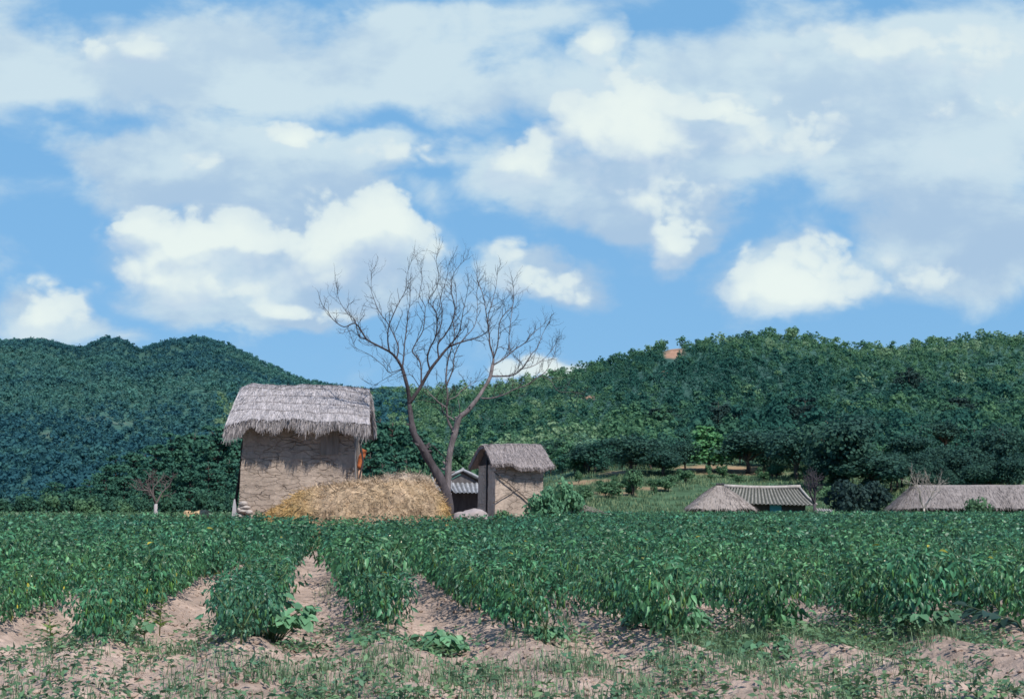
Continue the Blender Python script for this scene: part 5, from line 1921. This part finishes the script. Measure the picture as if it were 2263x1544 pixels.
# ------------------------------------------------------------------ wooded hills
def hill_woods():
    rng = np.random.default_rng(91)
    # right hill
    pts = []
    y = 158.0
    while y < 470:
        sp = 2.1 + 0.9 * (y - 150) / 300
        xs = np.arange(-0.30 * y, 0.52 * y, sp)
        xs = xs + rng.normal(0, sp * 0.33, len(xs))
        ys = y + rng.normal(0, sp * 0.33, len(xs))
        pts.append(np.stack([xs, ys], -1))
        y += sp
    P = np.concatenate(pts)
    x, y = P[:, 0], P[:, 1]
    z = gz(x, y)
    px, py = proj(x, y, z)
    m = (patch_mask(x, y, z, SCARS) < 0.4) & (patch_mask(x, y, z + 1.5, SCARS) < 0.35) & ((patch_mask(x, y, z + 2.6, SCARS) < 0.5) | (rng.random(len(x)) < 0.5)) & (patch_mask(x, y, z + 1.5, BARE) < 0.5) & (patch_mask(x, y, z, BARE) < 0.3) & (py < 1046) & (px > 480) & (px < 2420)
    thin = vnoise(np.stack([x / 26, y / 26, x * 0], -1), 61)
    m &= rng.random(len(x)) > 0.30 * sstep(thin, 0.55, 0.8)
    # only what the viewer's side can see: drop the back slope
    x, y, z, px, py = x[m], y[m], z[m], px[m], py[m]
    tone = np.clip(0.42 + 2.3 * fbm2(x, y, 3, 62, 1 / 42.0) + rng.normal(0, 0.24, len(x)), 0, 1)
    hgt = (1.3 + 3.0 * rng.random(len(x)) ** 2.4) * (1.2 - 0.35 * sstep(y, 160, 300))
    hgt *= np.where(y > 395, 1.0 + 0.5 * rng.random(len(x)), 1.0)
    order = np.argsort(y)
    x, y, z, tone, hgt, px = x[order], y[order], z[order], tone[order], hgt[order], px[order]
    # nearest ones as single trees
    cand = np.where((px > 800) & (px < 2300))[0][:250]
    solo = np.zeros(len(x), bool)
    solo[cand] = True
    kinds = []
    for lv_, (ca, cb) in enumerate((((0.024, 0.072, 0.06), (0.05, 0.125, 0.085)), ((0.045, 0.115, 0.07), (0.095, 0.195, 0.10)), ((0.08, 0.16, 0.11), (0.16, 0.26, 0.17)))):
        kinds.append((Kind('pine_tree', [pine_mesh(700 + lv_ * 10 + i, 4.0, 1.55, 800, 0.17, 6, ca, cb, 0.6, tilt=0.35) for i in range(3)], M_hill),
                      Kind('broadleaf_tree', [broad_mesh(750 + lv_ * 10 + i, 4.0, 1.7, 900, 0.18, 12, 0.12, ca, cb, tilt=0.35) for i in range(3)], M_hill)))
    names = (('dark young pine on the lower slope of the right hill', 'dark bushy tree on the lower slope of the right hill'), ('mid green young pine on the lower slope of the right hill', 'mid green bushy tree on the lower slope of the right hill'),
             ('pale green young pine on the lower slope of the right hill', 'pale green bushy tree on the lower slope of the right hill'))
    grp = ('dark trees', 'mid green trees', 'pale green trees')
    for i in cand:
        lv_ = 0 if tone[i] < 0.45 else (1 if tone[i] < 0.8 else 2)
        b = int(rng.random() < 0.55)
        s = hgt[i] / 4.0
        kinds[lv_][b].put((x[i], y[i], z[i] - 0.1), rng.random() * 6.28, (s * 1.05, s * 1.05, s), names[lv_][b], 'tree', grp[lv_] + ' on the lower right hill')
    # the rest of the wood
    mb = MB()
    rest = ~solo
    x, y, z, tone, hgt = x[rest], y[rest], z[rest], tone[rest], hgt[rest]
    tms = []
    for v in range(8):
        if v % 2:
            t, c = pine_mesh(800 + v, 4.0, 1.7, 130, 0.36, 5, (0.85, 0.85, 0.85), (1.15, 1.15, 1.15), 0.6, trunk=False, tilt=0.25)
        else:
            t, c = broad_mesh(800 + v, 4.0, 2.0, 140, 0.36, 6, 0.1, (0.85, 0.85, 0.85), (1.15, 1.15, 1.15), limbs=False, tilt=0.25)
        tms.append(c.arrays())
    pick = rng.integers(0, 8, len(x))
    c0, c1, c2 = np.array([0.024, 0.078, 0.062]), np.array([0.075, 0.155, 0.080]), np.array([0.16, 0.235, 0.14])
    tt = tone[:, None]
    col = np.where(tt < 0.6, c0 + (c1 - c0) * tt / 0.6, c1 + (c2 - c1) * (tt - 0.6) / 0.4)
    for v in range(8):
        q = pick == v
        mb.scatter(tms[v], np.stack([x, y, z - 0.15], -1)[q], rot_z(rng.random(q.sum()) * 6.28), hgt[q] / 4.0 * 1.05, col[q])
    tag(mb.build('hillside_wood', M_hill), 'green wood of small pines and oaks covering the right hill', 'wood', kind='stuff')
    # left hill
    pts = []
    y = 165.0
    while y < 930:
        sp = 2.9 + 1.4 * max(y - 290, -120) / 600
        xs = np.arange(-0.47 * y, -0.03 * y, sp)
        xs = xs + rng.normal(0, sp * 0.35, len(xs))
        ys = y + rng.normal(0, sp * 0.35, len(xs))
        pts.append(np.stack([xs, ys], -1))
        y += sp
    P = np.concatenate(pts)
    x, y = P[:, 0], P[:, 1]
    z = gz(x, y)
    px, py = proj(x, y, z)
    m = (patch_mask(x, y, z, TERR) < 0.3) & (patch_mask(x, y, z + 2.0, TERR) < 0.4) & (px < 900) & (py < 1112)
    x, y, z = x[m], y[m], z[m]
    tone = np.clip(0.42 + 2.2 * fbm2(x, y, 3, 64, 1 / 70.0) + rng.normal(0, 0.22, len(x)), 0, 1)[:, None]
    hgt = (2.0 + 3.0 * rng.random(len(x)) ** 2)
    c0, c1 = np.array([0.024, 0.076, 0.090]), np.array([0.056, 0.138, 0.115])  # distance haze put into the leaf colour as extra blue
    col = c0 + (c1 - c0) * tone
    tms = []
    for v in range(6):
        t, c = broad_mesh(850 + v, 4.0, 2.4, 54, 0.62, 5, 0.1, (0.88, 0.88, 0.88), (1.12, 1.12, 1.12), limbs=False, tilt=0.22)
        tms.append(c.arrays())
    pick = rng.integers(0, 6, len(x))
    mb = MB()
    for v in range(6):
        q = pick == v
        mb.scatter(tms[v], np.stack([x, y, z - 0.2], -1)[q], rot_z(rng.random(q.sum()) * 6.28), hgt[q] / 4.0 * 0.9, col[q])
    tag(mb.build('hillside_wood', M_hill), 'green wood covering the far left hill, tinted blue for haze', 'wood', kind='stuff')


hill_woods()

# ------------------------------------------------------------------ light
SUN_EL, SUN_AZ = math.radians(52), math.radians(33)
sd = Vector((math.sin(SUN_AZ) * math.cos(SUN_EL), -math.cos(SUN_AZ) * math.cos(SUN_EL), math.sin(SUN_EL)))
sl = bpy.data.lights.new('sun', 'SUN')
sl.energy = 5.0
sl.angle = math.radians(0.53)
sl.color = (1.0, 0.955, 0.89)
so = bpy.data.objects.new('sun', sl)
so.rotation_euler = sd.to_track_quat('Z', 'Y').to_euler()
so.location = (20, -20, 40)
COL.objects.link(so)

# ------------------------------------------------------------------ sky with clouds (by direction)
SHEET = [  # column, row, half-width, half-height, weight, rotation
    (300, 140, 330, 150, 1.0), (650, 150, 380, 150, 1.0), (950, 110, 330, 120, 0.9), (1060, 200, 220, 90, 0.8), (440, 225, 150, 80, 0.6), (0, 120, 250, 160, 0.8),
    (430, 380, 300, 150, 1.15), (690, 410, 310, 150, 1.25), (190, 330, 150, 80, 0.8), (620, 310, 180, 60, 0.6),
    (560, 600, 450, 150, 1.1), (620, 690, 330, 60, 0.8), (880, 600, 160, 140, 0.5),
    (1480, 260, 380, 230, 1.1), (1820, 190, 520, 230, 1.3), (2150, 180, 330, 280, 1.2), (2120, 420, 330, 230, 1.0), (1370, 430, 290, 130, 0.9), (1140, 365, 150, 90, 0.9), (2080, 580, 300, 150, 0.9),
    (1430, 490, 220, 110, 0.9), (1490, 555, 90, 75, 0.8), (900, 335, 150, 60, 0.8), (1150, 575, 75, 85, 0.8), (1230, 635, 130, 70, 0.8), (1740, 625, 200, 120, 0.9), (90, 700, 110, 100, 0.9), (1195, 825, 130, 45, 0.8),
    (1310, 95, 70, 60, 0.8), (1100, 30, 500, 60, 0.5), (980, 440, 70, 60, 0.35), (220, 740, 160, 30, 0.4)]
PUFF = [  # cumulus heads and bodies: column, row, half-width, half-height, weight
    (800, 520, 240, 150, 1.0), (860, 480, 110, 90, 0.5), (700, 560, 160, 110, 0.6), (400, 545, 220, 110, 0.95), (320, 490, 90, 55, 0.6), (510, 530, 170, 80, 0.6), (340, 620, 170, 90, 0.9), (520, 640, 220, 80, 0.6), (640, 690, 220, 45, 0.6),
    (655, 305, 115, 60, 1.1), (470, 365, 100, 42, 0.45),
    (1360, 230, 180, 160, 0.75), (1310, 310, 190, 130, 0.65), (1470, 330, 260, 160, 0.6), (1400, 440, 220, 90, 0.45), (1460, 500, 120, 80, 0.5), (1650, 260, 220, 90, 0.4), (1760, 330, 240, 60, 0.4), (1585, 245, 90, 50, 0.6), (1130, 355, 130, 85, 0.9), (1310, 95, 70, 65, 0.8), (1430, 200, 110, 80, 0.4),
    (1690, 620, 140, 110, 0.9), (1800, 600, 130, 110, 0.9), (1760, 665, 190, 60, 0.6), (1490, 550, 100, 80, 0.75), (1150, 575, 80, 75, 0.7), (1220, 640, 130, 60, 0.7),
    (2160, 230, 170, 230, 0.45), (1980, 110, 420, 90, 0.55), (1850, 250, 340, 80, 0.2), (270, 100, 220, 80, 0.6), (95, 695, 120, 100, 1.0), (1205, 820, 130, 45, 1.0), (900, 338, 150, 50, 0.55), (2000, 610, 220, 90, 0.4)]


def make_world():
    w = bpy.data.worlds.new('World')
    SC.world = w
    w.use_nodes = True
    nt = w.node_tree
    N, L = nt.nodes, nt.links
    N.clear()
    out = N.new('ShaderNodeOutputWorld')
    bg = N.new('ShaderNodeBackground')
    bg.inputs['Strength'].default_value = 0.1
    L.new(bg.outputs['Background'], out.inputs['Surface'])
    sky = N.new('ShaderNodeTexSky')
    sky.sky_type = 'NISHITA'
    sky.sun_disc = False
    sky.sun_elevation = SUN_EL
    sky.sun_rotation = PI - SUN_AZ
    sky.altitude = 200
    sky.air_density = 1.0
    sky.dust_density = 0.6
    sky.ozone_density = 2.0

    def math_(op, a=None, b=None, c=None):
        n = N.new('ShaderNodeMath')
        n.operation = op
        for i, v in enumerate((a, b, c)):
            if v is None:
                continue
            if isinstance(v, (int, float)):
                n.inputs[i].default_value = v
            else:
                L.new(v, n.inputs[i])
        return n.outputs['Value']

    def ss(v, lo, hi, t0=0.0, t1=1.0):
        n = N.new('ShaderNodeMapRange')
        n.interpolation_type = 'SMOOTHSTEP'
        n.inputs['From Min'].default_value = lo
        n.inputs['From Max'].default_value = hi
        n.inputs['To Min'].default_value = t0
        n.inputs['To Max'].default_value = t1
        L.new(v, n.inputs['Value'])
        return n.outputs['Result']

    def mix(f, a, b):
        n = N.new('ShaderNodeMix')
        n.data_type = 'RGBA'
        if isinstance(f, (int, float)):
            n.inputs['Factor'].default_value = f
        else:
            L.new(f, n.inputs['Factor'])
        for s, v in (('A', a), ('B', b)):
            if isinstance(v, tuple):
                n.inputs[s].default_value = (*v, 1)
            else:
                L.new(v, n.inputs[s])
        return n.outputs['Result']

    tc = N.new('ShaderNodeTexCoord')
    sep = N.new('ShaderNodeSeparateXYZ')
    L.new(tc.outputs['Generated'], sep.inputs[0])
    ya = math_('MAXIMUM', math_('ABSOLUTE', sep.outputs['Y']), 0.08)
    u = math_('DIVIDE', sep.outputs['X'], ya)
    v = math_('DIVIDE', sep.outputs['Z'], ya)
    cb = N.new('ShaderNodeCombineXYZ')
    L.new(u, cb.inputs[0])
    L.new(v, cb.inputs[1])
    back = math_('LESS_THAN', sep.outputs['Y'], 0.0)
    L.new(back, cb.inputs[2])
    uv = cb.outputs[0]

    def noise(vec, scale, detail, rough=0.55, dist=0.0, sy=1.0):
        mp = N.new('ShaderNodeMapping')
        mp.inputs['Scale'].default_value = (1, sy, 1)
        L.new(vec, mp.inputs['Vector'])
        n = N.new('ShaderNodeTexNoise')
        n.noise_dimensions = '2D'
        n.inputs['Scale'].default_value = scale
        n.inputs['Detail'].default_value = detail
        n.inputs['Roughness'].default_value = rough
        n.inputs['Distortion'].default_value = dist
        L.new(mp.outputs[0], n.inputs['Vector'])
        return n
    n1 = noise(uv, 9.0, 5, 0.55, 0.0, 1.4)
    wv = N.new('ShaderNodeVectorMath')
    wv.operation = 'MULTIPLY_ADD'
    wv.inputs[1].default_value = (0.10, 0.06, 0)
    L.new(n1.outputs['Color'], wv.inputs[0])
    off = N.new('ShaderNodeVectorMath')
    off.operation = 'ADD'
    off.inputs[1].default_value = (-0.05, -0.03, 0)
    L.new(uv, off.inputs[0])
    L.new(off.outputs[0], wv.inputs[2])
    wuv = wv.outputs[0]
    pw = N.new('ShaderNodeVectorMath')
    pw.operation = 'MULTIPLY_ADD'
    pw.inputs[1].default_value = (0.03, 0.02, 0)
    L.new(n1.outputs['Color'], pw.inputs[0])
    po = N.new('ShaderNodeVectorMath')
    po.operation = 'ADD'
    po.inputs[1].default_value = (-0.015, -0.01, 0)
    L.new(uv, po.inputs[0])
    L.new(po.outputs[0], pw.inputs[2])
    puv = pw.outputs[0]

    def chain(blobs, vec):
        acc = None
        for (cx, cy, rx, ry, wt) in blobs:
            a, e = ae(cx, cy)
            mp = N.new('ShaderNodeMapping')
            mp.vector_type = 'TEXTURE'
            mp.inputs['Location'].default_value = (a, e, 0)
            mp.inputs['Scale'].default_value = (rx / FPX, ry / FPX, 0.2)
            L.new(vec, mp.inputs['Vector'])
            g = N.new('ShaderNodeTexGradient')
            g.gradient_type = 'SPHERICAL'
            L.new(mp.outputs[0], g.inputs['Vector'])
            acc = math_('MULTIPLY', g.outputs['Fac'], wt) if acc is None else math_('MULTIPLY_ADD', g.outputs['Fac'], wt, acc)
        return acc
    ds = chain(SHEET, wuv)
    grp = bpy.data.node_groups.new('cumulus_field', 'ShaderNodeTree')
    grp.interface.new_socket('Vector', in_out='INPUT', socket_type='NodeSocketVector')
    grp.interface.new_socket('Density', in_out='OUTPUT', socket_type='NodeSocketFloat')
    grp.interface.new_socket('Smooth', in_out='OUTPUT', socket_type='NodeSocketFloat')
    outer = (N, L)
    N, L = grp.nodes, grp.links
    gi, go = N.new('NodeGroupInput'), N.new('NodeGroupOutput')
    pv = gi.outputs['Vector']
    dp = chain(PUFF, pv)
    mp = N.new('ShaderNodeMapping')
    mp.inputs['Scale'].default_value = (1, 1.25, 1)
    L.new(pv, mp.inputs['Vector'])
    vo = N.new('ShaderNodeTexVoronoi')
    vo.voronoi_dimensions = '2D'
    vo.feature = 'F1'
    vo.inputs['Scale'].default_value = 26.0
    vo.inputs['Detail'].default_value = 2.0
    vo.inputs['Roughness'].default_value = 0.45
    vo.inputs['Lacunarity'].default_value = 2.3
    L.new(mp.outputs[0], vo.inputs['Vector'])
    nz = noise(pv, 20.0, 6, 0.55, 0.0, 1.3).outputs['Fac']
    rough_ = math_('MULTIPLY', math_('SUBTRACT', 0.45, vo.outputs['Distance']), 0.65)
    rough_ = math_('MULTIPLY_ADD', math_('SUBTRACT', nz, 0.5), 1.35, rough_)
    dd = math_('MULTIPLY_ADD', rough_, ss(dp, 0.0, 0.3), dp)
    L.new(dd, go.inputs['Density'])
    L.new(dp, go.inputs['Smooth'])
    N, L = outer

    def field(dx, dy):
        v_ = N.new('ShaderNodeVectorMath')
        v_.operation = 'ADD'
        v_.inputs[1].default_value = (dx, dy, 0)
        L.new(puv, v_.inputs[0])
        g_ = N.new('ShaderNodeGroup')
        g_.node_tree = grp
        L.new(v_.outputs[0], g_.inputs['Vector'])
        return g_.outputs['Density'], g_.outputs['Smooth']
    d0, s0 = field(0, 0)
    d1, s1 = field(0.006, 0.014)
    nb = noise(uv, 11.0, 6, 0.55, 0.2, 1.6).outputs['Fac']
    nc = noise(uv, 6.0, 5, 0.55, 0.0, 2.0).outputs['Fac']
    away = ss(math_('ABSOLUTE', u), 0.42, 0.7)
    away = math_('MAXIMUM', away, ss(v, 0.42, 0.7))
    away = math_('MAXIMUM', away, back)
    ds = math_('MULTIPLY_ADD', away, math_('MULTIPLY_ADD', ss(nc, 0.45, 0.65), 0.35, -0.25), ds)
    nbc = math_('SUBTRACT', nb, 0.5)
    dsn = math_('ADD', ds, math_('MULTIPLY', nbc, 1.1))
    ms = ss(dsn, 0.0, 0.62)
    rough_out = math_('SUBTRACT', d0, s0)
    lit = ss(math_('MULTIPLY_ADD', math_('SUBTRACT', d0, d1), 0.25, math_('SUBTRACT', s0, s1)), -0.22, 0.22)
    gentle = ss(d0, 0.05, 1.25)
    crispy = ss(d0, PUFF_LO, PUFF_HI)
    mpf = math_('MULTIPLY_ADD', math_('SUBTRACT', crispy, gentle), lit, gentle)
    inner = ss(math_('MULTIPLY_ADD', rough_out, 0.5, s0), 0.15, 1.0)
    shade = math_('ADD', math_('MULTIPLY', ss(math_('MULTIPLY_ADD', nbc, 0.7, nc), 0.3, 0.7), 0.7), math_('MULTIPLY', ss(v, 0.18, 0.38), 0.5))
    sheet = mix(ss(shade, 0.0, 1.0), (4.2, 5.75, 7.5), (6.5, 7.9, 8.5))
    puff = mix(math_('MULTIPLY_ADD', inner, 0.55, math_('MULTIPLY', lit, 0.45)), (5.6, 7.0, 8.1), (8.4, 9.3, 8.9))
    tint = N.new('ShaderNodeVectorMath')
    tint.operation = 'MULTIPLY'
    tint.inputs[1].default_value = SKY_TINT
    L.new(sky.outputs['Color'], tint.inputs[0])
    base = mix(SKY_MIX, tint.outputs[0], (1.95, 4.75, 8.2))
    base = mix(math_('MAXIMUM', back, ss(v, 0.6, 1.2)), base, (1.15, 2.7, 5.6))  # sky behind and overhead, out of view, darkened to deepen the shade
    c = mix(math_('MULTIPLY', ms, 0.9), base, sheet)
    soft = math_('MULTIPLY', ss(math_('MULTIPLY_ADD', nbc, 0.5, d0), -0.02, 0.7), 0.75)
    c = mix(soft, c, mix(ss(nc, 0.35, 0.65), (4.6, 6.0, 7.9), (6.6, 7.9, 8.7)))
    c = mix(math_('MULTIPLY', mpf, 0.92), c, puff)
    L.new(c, bg.inputs['Color'])


SKY_TINT = (1.1, 1.1, 1.1)
SKY_MIX = 0.8
PUFF_LO, PUFF_HI = 0.06, 0.40
make_world()

# ------------------------------------------------------------------ render settings
SC.view_settings.view_transform = 'Standard'
SC.view_settings.look = 'None'
SC.view_settings.exposure = 0
SC.view_settings.gamma = 1
SC.render.engine = 'CYCLES'
SC.cycles.max_bounces = 4
SC.cycles.diffuse_bounces = 2
SC.cycles.use_adaptive_sampling = True
SC.cycles.adaptive_threshold = 0.02
SC.cycles.glossy_bounces = 2
SC.cycles.transmission_bounces = 4
SC.cycles.transparent_max_bounces = 4
SC.cycles.caustics_reflective = False
SC.cycles.caustics_refractive = False
SC.cycles.filter_width = 1.6
